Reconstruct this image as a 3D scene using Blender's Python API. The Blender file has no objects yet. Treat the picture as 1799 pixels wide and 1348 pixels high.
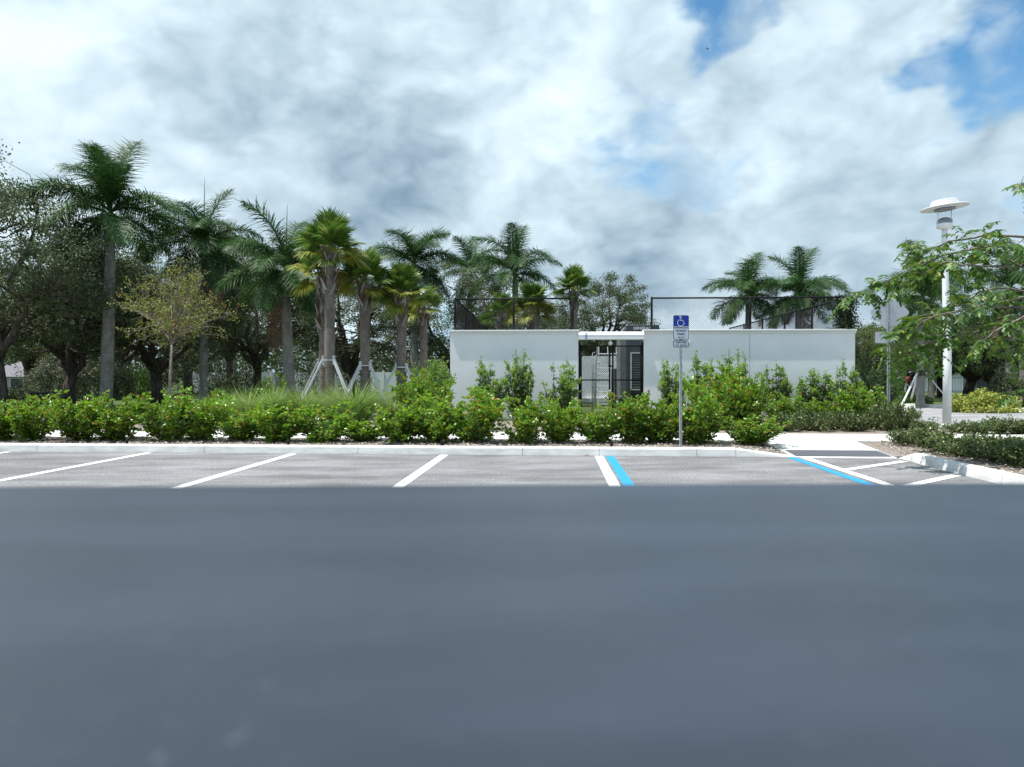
import bpy, math, random
import numpy as np
from mathutils import Vector, Matrix
R = math.radians
C = bpy.context.scene.collection
sc = bpy.context.scene

# ------------------------------------------------------------------ camera
H = 1.48                      # eye height over the asphalt
cam = bpy.data.cameras.new('camera'); cam_o = bpy.data.objects.new('camera', cam); C.objects.link(cam_o)
cam.sensor_width = 17.3; cam.lens = 17.3*1248/1799; cam.clip_start = 0.02; cam.clip_end = 4000
cam_o.location = (0, 0, H); cam_o.rotation_euler = (R(90-0.55), 0, 0)
cam.dof.use_dof = True; cam.dof.focus_distance = 19.0; cam.dof.aperture_fstop = 2.8
sc.camera = cam_o

# ------------------------------------------------------------------ sun and sky
to_sun = Vector((-22.1, -3.5, 60)).normalized()
sun = bpy.data.lights.new('sun', 'SUN'); sun.energy = 4.4; sun.angle = R(0.55); sun.color = (1, .965, .90)
sun_o = bpy.data.objects.new('sun', sun); C.objects.link(sun_o)
sun_o.rotation_euler = to_sun.to_track_quat('Z', 'Y').to_euler()

world = bpy.data.worlds.new('World'); sc.world = world; world.use_nodes = True

class NT:
    """small node-tree writer"""
    def __init__(s, tree): s.t = tree; s.n = tree.nodes; s.l = tree.links
    def new(s, typ, **kw):
        n = s.n.new(typ)
        for k, v in kw.items(): setattr(n, k, v)
        return n
    def put(s, sock, v):
        if isinstance(v, bpy.types.NodeSocket): s.l.new(v, sock)
        elif v is not None:
            if sock.type == 'RGBA' and len(v) == 3: v = (*v, 1)
            sock.default_value = v
    def math(s, op, a, b=None, c=None, clamp=False):
        n = s.new('ShaderNodeMath', operation=op, use_clamp=clamp)
        for i, v in enumerate((a, b, c)):
            if v is not None: s.put(n.inputs[i], v)
        return n.outputs[0]
    def vmath(s, op, a, b=None, out=0):
        n = s.new('ShaderNodeVectorMath', operation=op)
        s.put(n.inputs[0], a)
        if b is not None: s.put(n.inputs[1], b)
        return n.outputs[out]
    def noise(s, vec, scale, detail=4, rough=.5, dist=0, out='Fac'):
        n = s.new('ShaderNodeTexNoise'); s.put(n.inputs['Vector'], vec)
        n.inputs['Scale'].default_value = scale; n.inputs['Detail'].default_value = detail
        n.inputs['Roughness'].default_value = rough; n.inputs['Distortion'].default_value = dist
        return n.outputs[out]
    def smooth(s, v, a, b, lo=0., hi=1., kind='SMOOTHSTEP'):
        n = s.new('ShaderNodeMapRange', interpolation_type=kind); n.clamp = True if kind == 'LINEAR' else n.clamp
        s.put(n.inputs[0], v); s.put(n.inputs[1], a); s.put(n.inputs[2], b); s.put(n.inputs[3], lo); s.put(n.inputs[4], hi)
        return n.outputs[0]
    def mix(s, f, a, b, blend='MIX'):
        n = s.new('ShaderNodeMix', data_type='RGBA', blend_type=blend)
        s.put(n.inputs[0], f); s.put(n.inputs[6], a); s.put(n.inputs[7], b)
        return n.outputs[2]
    def mapping(s, vec, scale=(1,1,1), rot=(0,0,0), loc=(0,0,0)):
        n = s.new('ShaderNodeMapping'); s.put(n.inputs[0], vec)
        n.inputs['Scale'].default_value = scale; n.inputs['Rotation'].default_value = rot; n.inputs['Location'].default_value = loc
        return n.outputs[0]

def build_sky():
    t = NT(world.node_tree); t.n.clear()
    out = t.new('ShaderNodeOutputWorld'); bg = t.new('ShaderNodeBackground')
    t.l.new(bg.outputs[0], out.inputs[0]); bg.inputs[1].default_value = 0.10
    sky = t.new('ShaderNodeTexSky', sky_type='NISHITA'); sky.sun_disc = False
    sky.sun_elevation = R(69.7); sky.sun_rotation = R(-99) % (2*math.pi); sky.air_density = 1.0; sky.dust_density = .4; sky.ozone_density = 3.0
    d = t.vmath('NORMALIZE', t.new('ShaderNodeTexCoord').outputs['Generated'])
    sep = t.new('ShaderNodeSeparateXYZ'); t.l.new(d, sep.inputs[0]); z = sep.outputs[2]
    p = t.vmath('MULTIPLY', d, (1., 1., 1.5))      # heaps of cloud lie flatter than wide
    warp = t.vmath('MULTIPLY', t.vmath('SUBTRACT', t.noise(p, 3.0, 4, .55, 0, 'Color'), (.5, .5, .5)), (.14, .14, .14))
    pw = t.vmath('ADD', p, warp)
    dw = t.vmath('NORMALIZE', t.vmath('ADD', d, t.vmath('MULTIPLY', t.vmath('SUBTRACT', t.noise(p, 4.5, 4, .6, 0, 'Color'), (.5, .5, .5)), (.34, .34, .26))))
    def blob(px, py, w):           # weather: a bank or a gap of cloud in one part of the sky
        v = Vector(((px-899.5)/1248, 1, -(py-662)/1248)).normalized()
        return t.smooth(t.vmath('DOT_PRODUCT', dw, tuple(v), out='Value'), math.cos(R(w)), 1.0)
    def add(*vs):
        a = vs[0]
        for b in vs[1:]: a = t.math('ADD', a, b)
        return a
    def sc_(v, f): return t.math('MULTIPLY', v, f)
    def weather(lst): return add(*[sc_(blob(*q[:3]), q[3]) for q in lst])
    def bil(off, scale):           # rounded heads with creases between them
        n_ = t.noise(t.vmath('ADD', pw, off), scale, 2, .5)
        return t.math('ABSOLUTE', t.math('MULTIPLY_ADD', n_, 2., -1.))
    def heads(off): return add(sc_(bil(off, 4.6), 1.0), sc_(bil((off[0]+2, off[1], off[2]), 9.5), .6), sc_(bil((off[0], off[1]+3, off[2]), 20.), .24), sc_(bil((off[0], off[1], off[2]+5), 42.), .10))
    mid = t.noise(t.vmath('ADD', pw, (3.1, 7.7, 1.2)), 3.6, 6, .56)
    wisp = t.noise(t.vmath('ADD', pw, (9.1, 2.7, 4.2)), 7.0, 7, .62)
    hd = heads((1.3, 5.2, 2.2)); hl = heads((1.28, 5.2, 2.245))
    gaps = weather(((1730, 50, 8, -.13), (1215, 75, 5, -.14), (1680, 150, 5, -.19), (1290, 20, 6, -.08), (1270, 190, 8, -.06), (1480, 170, 9, .15), (1390, 90, 7, .12), (950, 160, 13, .18),
                    (620, 300, 16, .18), (400, 130, 14, .18), (140, 200, 16, .15), (1000, 430, 9, .02), (1500, 330, 14, .12), (1300, 440, 12, .06)))
    dens = add(sc_(mid, .80), sc_(wisp, .30), sc_(hd, .22), gaps)
    cover = t.math('MAXIMUM', t.smooth(dens, .42, .68), t.math('MULTIPLY', t.smooth(add(sc_(wisp, .7), sc_(hd, .5)), .40, .70), .70))
    gz = weather(((620, 320, 11, .22), (420, 135, 8, .18), (720, 350, 9, .08), (1150, 385, 7, .27), (800, 30, 9, .14), (1000, 400, 7, .08), (1330, 230, 12, .06), (1400, 480, 9, .08), (1690, 330, 17, .16),
                  (980, 150, 12, -.10), (350, 340, 12, -.04), (100, 190, 16, -.08), (1280, 325, 5, -.12), (1130, 315, 5, -.12), (1540, 60, 7, -.08), (1500, 430, 7, -.04)))
    thick = add(sc_(mid, .50), sc_(wisp, .16), sc_(hd, -.34), sc_(t.math('SUBTRACT', hd, hl), .6), gz, .30)
    gray = t.smooth(thick, .27, 1.06, 0., 1., 'LINEAR')
    cloud = t.mix(gray, (6.1, 7.3, 7.9), (1.5, 2.3, 3.05))
    hz = t.smooth(z, 0.0, .42, .85, 0.0)
    deep = t.mix(1.0, sky.outputs[0], (.62, 1.0, 1.08), 'MULTIPLY')
    blue = t.mix(hz, deep, (3.0, 4.7, 6.1))
    t.l.new(t.mix(cover, blue, cloud), bg.inputs[0])
    world.cycles.sampling_method = 'MANUAL'; world.cycles.sample_map_resolution = 256
build_sky()

sc.view_settings.view_transform = 'Standard'; sc.view_settings.look = 'None'
sc.view_settings.exposure = 0.64; sc.view_settings.gamma = 1.0
sc.cycles.use_denoising = True; sc.cycles.max_bounces = 5; sc.cycles.diffuse_bounces = 2; sc.cycles.glossy_bounces = 2; sc.cycles.transmission_bounces = 3; sc.cycles.transparent_max_bounces = 4
sc.cycles.sample_clamp_indirect = 6.0

# ------------------------------------------------------------------ helpers
def PX(x, Y): return (x-899.5)/1248*Y
def PZ(y, Y): return H-(y-662)/1248*Y
def PT(x, y, Y): return Vector((PX(x, Y), Y, PZ(y, Y)))
TH = R(3.6); LO = (0, 13.385)
def L(u, v, z=0.):              # frame of the car park: u along the kerb, v away from the camera
    return Vector((LO[0]+u*math.cos(TH)+v*math.sin(TH), LO[1]-u*math.sin(TH)+v*math.cos(TH), z))
GZ = 0.12                       # level of the beds and lawns

MATS = {}
def mat_new(name):
    m = bpy.data.materials.new(name); m.use_nodes = True; MATS[name] = m
    t = NT(m.node_tree); b = m.node_tree.nodes['Principled BSDF']
    return m, t, b
def pmat(name, c1, c2, scale=8., rough=.7, bump=.0, bscale=None, spec=.3, stretch=(1,1,1), detail=5, metal=0., lo=.35, hi=.65):
    m, t, b = mat_new(name)
    co = t.mapping(t.new('ShaderNodeTexCoord').outputs['Object'], stretch)
    f = t.smooth(t.noise(co, scale, detail, .6), lo, hi)
    t.put(b.inputs['Base Color'], t.mix(f, c1, c2))
    b.inputs['Roughness'].default_value = rough; b.inputs['Specular IOR Level'].default_value = spec; b.inputs['Metallic'].default_value = metal
    if bump:
        bn = t.new('ShaderNodeBump'); bn.inputs['Strength'].default_value = bump; bn.inputs['Distance'].default_value = .02
        t.put(bn.inputs['Height'], t.noise(co, bscale or scale*2, 4, .6)); t.l.new(bn.outputs[0], b.inputs['Normal'])
    return m
def leafmat(name, dark, lite, tip=None, tipamt=.08, trans=.35, rough=.42, spec=.45, tcol=None):
    m, t, b = mat_new(name)
    g = t.new('ShaderNodeNewGeometry'); rnd = g.outputs['Random Per Island']
    col = t.mix(t.smooth(rnd, .0, 1., kind='LINEAR'), dark, lite)
    if tip:
        r2 = t.math('FRACT', t.math('MULTIPLY', rnd, 37.7))
        col = t.mix(t.math('GREATER_THAN', r2, 1-tipamt), col, tip)
    oi = t.new('ShaderNodeObjectInfo')
    hs = t.new('ShaderNodeHueSaturation'); t.put(hs.inputs['Color'], col); t.put(hs.inputs['Value'], t.smooth(oi.outputs['Random'], 0, 1, .85, 1.15, 'LINEAR'))
    col = hs.outputs[0]
    t.put(b.inputs['Base Color'], col); b.inputs['Roughness'].default_value = rough; b.inputs['Specular IOR Level'].default_value = spec
    tr = t.new('ShaderNodeBsdfTranslucent')
    t.put(tr.inputs[0], t.mix(.5, col, tcol) if tcol else col)
    mx = t.new('ShaderNodeMixShader'); mx.inputs[0].default_value = trans
    t.l.new(b.outputs[0], mx.inputs[1]); t.l.new(tr.outputs[0], mx.inputs[2])
    t.l.new(mx.outputs[0], m.node_tree.nodes['Material Output'].inputs[0])
    return m

def mesh_np(name, V, F, mat=None, smooth=False, mats=None, mi=None):
    V = np.asarray(V, dtype=np.float32); F = np.asarray(F, dtype=np.int32); k = F.shape[1]
    me = bpy.data.meshes.new(name)
    me.vertices.add(len(V)); me.vertices.foreach_set('co', V.ravel())
    me.loops.add(F.size); me.loops.foreach_set('vertex_index', F.ravel())
    me.polygons.add(len(F)); me.polygons.foreach_set('loop_start', np.arange(len(F), dtype=np.int32)*k)
    if smooth: me.polygons.foreach_set('use_smooth', np.ones(len(F), dtype=bool))
    me.update(calc_edges=True)
    if mat: me.materials.append(mat)
    if mats:
        for q in mats: me.materials.append(q)
        me.polygons.foreach_set('material_index', np.asarray(mi, dtype=np.int32))
    return me
class MB:
    """collects shapes; build() gives one mesh"""
    def __init__(s): s.v = []; s.f = []
    def add(s, vs, fs):
        o = len(s.v); s.v += [tuple(p) for p in vs]; s.f += [tuple(i+o for i in f) for f in fs]; return s
    def box(s, c, d, rot=None):
        x, y, z = (q/2 for q in d)
        vs = [Vector((a, b, e)) for a in (-x, x) for b in (-y, y) for e in (-z, z)]
        if rot is not None: vs = [rot @ q for q in vs]
        vs = [q+Vector(c) for q in vs]
        return s.add(vs, [(0,1,3,2),(4,6,7,5),(0,4,5,1),(2,3,7,6),(0,2,6,4),(1,5,7,3)])
    def bbox(s, c, d, bev=.01):            # box with chamfered edges
        x, y, z = (q/2 for q in d); b = min(bev, x*.9, y*.9, z*.9); vs = []; idx = {}
        for sx in (-1,1):
            for sy in (-1,1):
                for sz in (-1,1):
                    for ax in range(3):
                        q = [sx*x, sy*y, sz*z]
                        for o in range(3):
                            if o != ax: q[o] -= (sx,sy,sz)[o]*b
                        idx[(sx,sy,sz,ax)] = len(vs); vs.append((q[0]+c[0], q[1]+c[1], q[2]+c[2]))
        fs = []
        for ax in range(3):
            o1, o2 = [(1,2),(2,0),(0,1)][ax]
            for s_ in (-1,1):
                q = []
                for a, bb in ((-1,-1),(1,-1),(1,1),(-1,1)):
                    k = [0,0,0]; k[ax] = s_; k[o1] = a; k[o2] = bb; q.append(idx[(*k, ax)])
                fs.append(q if s_ > 0 else q[::-1])
        for ax in range(3):                # edges parallel to ax
            o1, o2 = [(1,2),(2,0),(0,1)][ax]
            for a in (-1,1):
                for bb in (-1,1):
                    k = [0,0,0]; k[o1] = a; k[o2] = bb
                    k0 = k[:]; k0[ax] = -1; k1 = k[:]; k1[ax] = 1
                    fs.append((idx[(*k0,o1)], idx[(*k1,o1)], idx[(*k1,o2)], idx[(*k0,o2)]))
        for sx in (-1,1):
            for sy in (-1,1):
                for sz in (-1,1): fs.append(tuple(idx[(sx,sy,sz,a)] for a in range(3)))
        return s.add(vs, fs)
    def tube(s, pts, rad, n=8, caps=True):
        pts = [Vector(p) for p in pts]; m = len(pts)
        if not hasattr(rad, '__len__'): rad = [rad]*m
        vs = []; ref = Vector((0.31, .17, 1)).normalized()
        for i, p in enumerate(pts):
            d = (pts[min(i+1, m-1)]-pts[max(i-1, 0)]).normalized()
            r_ = ref if abs(d.dot(ref)) < .95 else Vector((1, 0, 0))
            a = d.cross(r_).normalized(); b = d.cross(a)
            vs += [p+(a*math.cos(6.28318*j/n)+b*math.sin(6.28318*j/n))*rad[i] for j in range(n)]
        fs = [(i*n+j, i*n+(j+1) % n, (i+1)*n+(j+1) % n, (i+1)*n+j) for i in range(m-1) for j in range(n)]
        if caps: fs += [tuple(range(n))[::-1], tuple(range((m-1)*n, m*n))]
        return s.add(vs, fs)
    def lathe(s, prof, n=32, c=(0,0,0)):
        vs = [(c[0]+r*math.cos(6.28318*j/n), c[1]+r*math.sin(6.28318*j/n), c[2]+z) for r, z in prof for j in range(n)]
        fs = [(i*n+j, i*n+(j+1) % n, (i+1)*n+(j+1) % n, (i+1)*n+j) for i in range(len(prof)-1) for j in range(n)]
        return s.add(vs, fs)
    def prism(s, poly, z0, z1):
        n = len(poly); vs = [(p[0], p[1], z0) for p in poly]+[(p[0], p[1], z1) for p in poly]
        return s.add(vs, [tuple(range(n))[::-1], tuple(range(n, 2*n))]+[(i, (i+1) % n, n+(i+1) % n, n+i) for i in range(n)])
    def mesh(s, name, mat, smooth=False):
        me = bpy.data.meshes.new(name); me.from_pydata(s.v, [], s.f); me.update()
        if mat: me.materials.append(mat)
        if smooth: me.polygons.foreach_set('use_smooth', [True]*len(me.polygons))
        return me
    def build(s, name, mat, parent=None, smooth=False): return ob(name, s.mesh(name, mat, smooth), parent)
def ob(name, me, parent=None, loc=None, rot=None, scale=None):
    o = bpy.data.objects.new(name, me); C.objects.link(o)
    if parent: o.parent = parent
    if loc is not None: o.location = loc
    if rot is not None: o.rotation_euler = rot
    if scale is not None: o.scale = scale if hasattr(scale, '__len__') else (scale,)*3
    return o
def tag(o, label=None, cat=None, group=None, kind=None):
    for k, v in (('label', label), ('category', cat), ('group', group), ('kind', kind)):
        if v: o[k] = v
    return o
def thing(name, label, cat, loc=(0,0,0), rz=0., group=None, scale=None):
    o = ob(name, None, None, loc, (0, 0, rz), scale); o.empty_display_size = .2
    return tag(o, label, cat, group)
def tag_stuff(*a): return tag(ob(*a), kind='stuff')
def struct(name, me): return tag(ob(name, me), kind='structure')
def sheet(poly, z): return MB().add([(p[0], p[1], z) for p in poly], [tuple(range(len(poly)))])
ORD = ['', 'first', 'second', 'third', 'fourth', 'fifth', 'sixth', 'seventh', 'eighth', 'ninth', 'tenth', 'eleventh', 'twelfth', 'thirteenth', 'fourteenth', 'fifteenth', 'sixteenth', 'seventeenth', 'eighteenth', 'nineteenth', 'twentieth']

def unit(a): return a/np.maximum(np.linalg.norm(a, axis=1, keepdims=True), 1e-6)
def leaves(P, A, N, Ln, W, hexa=False, fold=.15):
    """leaf blades: P base, A axis, N up-side; one folded blade each"""
    P = np.asarray(P); A = unit(np.asarray(A)); S = unit(np.cross(A, N)); N = np.cross(S, A); n = len(P)
    Ln = (np.ones(n)*Ln)[:, None]; W = (np.ones(n)*W)[:, None]
    if not hexa:
        V = np.stack([P, P+A*Ln*.45+S*W*.5+N*W*fold, P+A*Ln, P+A*Ln*.45-S*W*.5+N*W*fold], 1).reshape(-1, 3)
        i = np.arange(n)[:, None]*4
        F = np.concatenate([i+np.array([[0, 1, 2]]), i+np.array([[0, 2, 3]])], 1).reshape(-1, 3)
        return V, F
    V = np.stack([P, P+A*Ln*.3+S*W*.46+N*W*fold, P+A*Ln*.75+S*W*.42+N*W*fold*.8, P+A*Ln, P+A*Ln*.75-S*W*.42+N*W*fold*.8, P+A*Ln*.3-S*W*.46+N*W*fold], 1).reshape(-1, 3)
    i = np.arange(n)[:, None]*6
    F = np.concatenate([i+np.array([[0, 1, 2, 3]]), i+np.array([[0, 3, 4, 5]])], 1).reshape(-1, 4)
    return V, F
def strips(P, D1, D2, N, L1, L2, W):
    """long blades in two lengths: base along D1 for L1, then D2 for L2 to a point"""
    D1 = unit(D1); D2 = unit(D2); S = unit(np.cross(D1, N)); n = len(P)
    L1 = (np.ones(n)*L1)[:, None]; L2 = (np.ones(n)*L2)[:, None]; W = (np.ones(n)*W)[:, None]
    M = P+D1*L1; T = M+D2*L2
    V = np.stack([P-S*W*.3, P+S*W*.3, M+S*W*.5, M-S*W*.5, T+S*W*.06, T-S*W*.06], 1).reshape(-1, 3)
    i = np.arange(n)[:, None]*6
    F = np.concatenate([i+np.array([[0, 1, 2, 3]]), i+np.array([[3, 2, 4, 5]])], 1).reshape(-1, 4)
    return V, F
def cat_mesh(*vf):
    Vs = []; Fs = []; o = 0
    for V, F in vf: Vs.append(V); Fs.append(F+o); o += len(V)
    return np.concatenate(Vs), np.concatenate(Fs)

# ------------------------------------------------------------------ materials
def asphalt_mat(name, rot, base=.165, streak=1., gutter=False):
    m, t, b = mat_new(name)
    co = t.mapping(t.new('ShaderNodeTexCoord').outputs['Object'], (1,1,1), (0, 0, rot))
    big = t.noise(t.mapping(co, (.35, 1.1, 1)), 1.0, 5, .55)
    st = t.noise(t.mapping(co, (.6, 1.5, 1)), 1.6, 7, .7)
    sp = t.noise(co, 34., 4, .8); sp2 = t.noise(co, 110., 2, .7)
    oil = t.smooth(t.noise(t.mapping(co, (.6, 1.9, 1), loc=(3, 1, 0)), 1.1, 7, .66), .56, .76)
    v = t.math('ADD', t.math('MULTIPLY', t.smooth(big, .3, .7, -.04, .045), streak), base)
    v = t.math('ADD', v, t.math('MULTIPLY', t.smooth(st, .35, .7, -.028, .03), streak))
    v = t.math('MULTIPLY', v, t.smooth(sp, .28, .72, .38, 1.62)); v = t.math('MULTIPLY', v, t.smooth(sp2, .3, .7, .75, 1.25))
    v = t.math('MULTIPLY', v, t.math('SUBTRACT', 1.0, t.math('MULTIPLY', oil, .50)))
    if gutter:
        se = t.new('ShaderNodeSeparateXYZ'); t.l.new(t.new('ShaderNodeTexCoord').outputs['Object'], se.inputs[0])
        dist = t.math('SUBTRACT', LO[1]*math.cos(TH), t.math('ADD', t.math('MULTIPLY', se.outputs[0], math.sin(TH)), t.math('MULTIPLY', se.outputs[1], math.cos(TH))))
        g_ = t.math('MULTIPLY', t.smooth(t.math('SUBTRACT', dist, t.math('MULTIPLY', t.noise(co, 5., 5, .7), .12)), -.04, .02, 1., 0.), .55)
        v = t.math('MULTIPLY', v, t.math('SUBTRACT', 1., g_))
    cb = t.new('ShaderNodeCombineColor'); t.put(cb.inputs[0], v); t.put(cb.inputs[1], t.math('MULTIPLY', v, 1.0)); t.put(cb.inputs[2], t.math('MULTIPLY', v, 1.03))
    t.l.new(cb.outputs[0], b.inputs['Base Color']); b.inputs['Roughness'].default_value = .8; b.inputs['Specular IOR Level'].default_value = .3
    bn = t.new('ShaderNodeBump'); bn.inputs['Strength'].default_value = .6; bn.inputs['Distance'].default_value = .008
    t.put(bn.inputs['Height'], t.math('ADD', sp, sp2)); t.l.new(bn.outputs[0], b.inputs['Normal'])
    return m
M_asph = asphalt_mat('asphalt', -TH, .19, 1.1, True)
M_drive = asphalt_mat('drive_asphalt', R(8), .27, .9)
M_conc = pmat('concrete', (.53,.53,.515), (.66,.66,.65), 2.6, .85, .15, 60., .2, detail=8)
M_kerb = pmat('kerb_concrete', (.54,.54,.525), (.70,.70,.69), 2.4, .85, .2, 50., .2, detail=10, stretch=(1,1,4))
M_mulch = pmat('mulch', (.14,.115,.10), (.34,.30,.27), 26., .95, .9, 40., .1, detail=6)
M_chip = leafmat('mulch_chip', (.15,.12,.10), (.46,.42,.38), None, 0, 0., .9, .1)
M_lawn = pmat('lawn_soil', (.045,.075,.022), (.10,.13,.05), 1.4, .95, .5, 50., .1, detail=9)
def paint(name, col, wear=.55):
    m, t, b = mat_new(name)
    co = t.new('ShaderNodeTexCoord').outputs['Object']
    w = t.smooth(t.noise(co, 38., 6, .75), wear, wear+.12)
    t.put(b.inputs['Base Color'], t.mix(t.math('MULTIPLY', w, .7), col, (.22,.22,.22))); b.inputs['Roughness'].default_value = .65
    return m
M_pwhite = paint('white_road_paint', (.78,.78,.77), .52); M_pblue = paint('blue_road_paint', (.012,.26,.56), .58)
M_stucco = pmat('white_stucco', (.76,.78,.795), (.82,.835,.845), .7, .85, .25, 90., .2, detail=6)
M_coping = pmat('coping_stucco', (.76,.76,.75), (.80,.80,.79), 2., .8, .1, 80., .2)
M_black = pmat('black_vinyl', (.006,.006,.007), (.010,.010,.011), 12., .6, 0, None, .25)
M_alu = pmat('aluminium', (.62,.63,.65), (.72,.73,.75), 6., .42, 0, None, .5, metal=.6)
M_galv = pmat('galvanised_steel', (.34,.36,.385), (.46,.475,.50), 14., .5, 0, None, .4, metal=.35)
M_signback = pmat('sign_back', (.43,.46,.50), (.48,.505,.545), 3., .5, 0, None, .35, metal=.25)
M_wpaint = pmat('white_pole_paint', (.74,.76,.77), (.80,.81,.82), 3., .38, 0, None, .45)
M_gen = pmat('slate_paint', (.045,.055,.062), (.058,.068,.075), 3., .5, 0, None, .35)
M_gen2 = pmat('slate_louvre', (.13,.14,.145), (.17,.18,.185), 5., .6)
M_text = pmat('pale_lettering', (.55,.53,.52), (.6,.58,.57), 3., .6)
M_red = pmat('red_lettering', (.16,.03,.03), (.2,.04,.04), 3., .6)
M_sblue = pmat('sign_blue', (.006,.03,.27), (.008,.036,.30), 4., .4)
M_swhite = pmat('sign_white', (.47,.51,.58), (.52,.56,.63), 4., .45)
M_sdark = pmat('sign_dark', (.012,.013,.02), (.018,.02,.03), 4., .5)
M_bark_oak = pmat('oak_bark', (.045,.038,.032), (.11,.095,.08), 9., .95, .8, 22., .1, stretch=(1,1,.25))
M_bark_pale = pmat('pale_twig_bark', (.16,.14,.115), (.28,.25,.21), 9., .9, .3, 30., .1, stretch=(1,1,.4))
M_bark_tan = pmat('tan_branch_bark', (.13,.115,.09), (.24,.215,.175), 10., .85, .3, 40., .2)
M_stem = pmat('shrub_stem', (.05,.035,.022), (.12,.09,.055), 14., .9, .2, 40.)
def palm_bark(name, c1, c2, ring, dark):
    m, t, b = mat_new(name)
    co = t.new('ShaderNodeTexCoord').outputs['Object']
    base = t.mix(t.smooth(t.noise(t.mapping(co, (1,1,.5)), 5., 6, .65), .3, .7), c1, c2)
    z = t.noise(t.mapping(co, (.35,.35,ring)), 1., 4, .7)
    f = t.smooth(z, .5, .68)
    t.put(b.inputs['Base Color'], t.mix(t.math('MULTIPLY', f, .75), base, dark)); b.inputs['Roughness'].default_value = .9; b.inputs['Specular IOR Level'].default_value = .15
    bn = t.new('ShaderNodeBump'); bn.inputs['Strength'].default_value = .7; bn.inputs['Distance'].default_value = .02
    t.put(bn.inputs['Height'], z); t.l.new(bn.outputs[0], b.inputs['Normal'])
    return m
M_royal = palm_bark('royal_palm_bark', (.15,.145,.135), (.27,.265,.25), 2.6, (.11,.105,.095))
M_sabal = palm_bark('sabal_palm_bark', (.13,.11,.092), (.24,.21,.18), 22., (.065,.054,.045))
M_boot = leafmat('leaf_base', (.10,.088,.075), (.34,.315,.285), (.12,.06,.035), .15, 0., .9, .1)
M_shaft = pmat('crownshaft_green', (.06,.12,.02), (.12,.19,.045), 4., .35, 0, None, .5, stretch=(1,1,.2))
M_oakleaf = leafmat('oak_leaf', (.044,.066,.030), (.12,.155,.078), (.15,.18,.10), .10, .32, .5, .36, (.13,.19,.06))
M_oakleaf2 = leafmat('oak_leaf_bright', (.05,.08,.02), (.125,.17,.05), (.18,.22,.08), .10, .36, .5, .32, (.2,.26,.05))
M_farleaf = leafmat('far_leaf', (.035,.055,.022), (.09,.115,.05), None, 0, .2, .6, .3)
M_royalleaf = leafmat('royal_palm_leaflet', (.018,.058,.012), (.055,.125,.028), (.13,.15,.07), .04, .28, .5, .25)
M_sabalgrn = leafmat('sabal_leaf', (.05,.11,.015), (.14,.245,.04), (.26,.28,.09), .10, .3, .33, .5)
M_sabalyel = leafmat('sabal_leaf_yellowing', (.12,.16,.015), (.30,.32,.05), (.30,.25,.10), .15, .3, .5, .3)
M_plume = leafmat('palm_flower_stalk', (.20,.19,.05), (.34,.32,.10), None, 0, .25, .8, .2)
M_coco = leafmat('cocoplum_leaf', (.034,.10,.008), (.13,.265,.02), (.27,.22,.02), .10, .36, .30, .5, (.26,.42,.02))
M_cocoy = leafmat('cocoplum_young_leaf', (.08,.20,.012), (.20,.38,.03), (.32,.14,.03), .09, .42, .34, .5, (.34,.50,.03))
M_podo = leafmat('wall_shrub_leaf', (.03,.075,.018), (.09,.16,.045), (.19,.27,.07), .10, .25, .38, .45)
M_podoy = leafmat('wall_shrub_new_leaf', (.13,.27,.03), (.28,.45,.08), None, 0, .4, .4, .4, (.35,.5,.05))
M_low = leafmat('low_shrub_leaf', (.045,.085,.018), (.13,.19,.055), (.24,.28,.11), .10, .25, .34, .5)
M_grass = leafmat('grass_blade', (.10,.20,.03), (.25,.38,.09), (.38,.40,.18), .12, .35, .5, .3)
M_pinn = leafmat('pinnate_leaflet', (.024,.075,.010), (.085,.18,.022), (.24,.22,.04), .02, .32, .42, .4, (.22,.36,.02))
M_yellowg = leafmat('yellow_hedge_leaf', (.28,.32,.05), (.52,.54,.14), (.10,.2,.03), .12, .3, .5, .3)
M_olive = leafmat('olive_grey_leaf', (.07,.085,.04), (.17,.19,.11), None, 0, .25, .5, .3)
M_sparse = leafmat('sparse_tree_leaf', (.16,.20,.03), (.34,.36,.08), (.34,.14,.03), .05, .35, .5, .3)
M_vine = leafmat('vine_leaf', (.012,.028,.010), (.04,.065,.025), None, 0, .2, .4, .4)
M_wood = pmat('weathered_timber', (.56,.57,.58), (.68,.69,.70), 6., .85, .3, 30., .1, stretch=(1,1,.15))
M_hwall = pmat('house_wall', (.36,.34,.31), (.42,.40,.37), 2., .9)
M_roof = pmat('roof_shingle', (.13,.125,.14), (.19,.185,.20), 20., .9)
M_glass = pmat('dark_glass', (.02,.025,.03), (.03,.035,.04), 2., .12, 0, None, .5)
M_vinyl = pmat('white_vinyl', (.66,.68,.72), (.72,.74,.78), 2., .6)
M_tape = pmat('blue_tape', (.01,.22,.55), (.015,.26,.6), 6., .5)
M_mat = pmat('tactile_rubber', (.075,.08,.095), (.10,.105,.12), 30., .7)
M_leafdead = pmat('dry_leaf', (.35,.13,.04), (.42,.18,.06), 20., .8)

# ------------------------------------------------------------------ ground, car park
BIG = 1500
far = [L(-BIG, 1.76), L(BIG, 1.76), L(BIG, BIG), L(-BIG, BIG)]
struct('ground', sheet(far, GZ-.02).mesh('ground', M_lawn))
lot = struct('parking_lot', sheet([L(-200, -120), L(200, -120), L(200, .235), L(-200, .235)], 0).mesh('parking_lot', M_asph))

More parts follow.
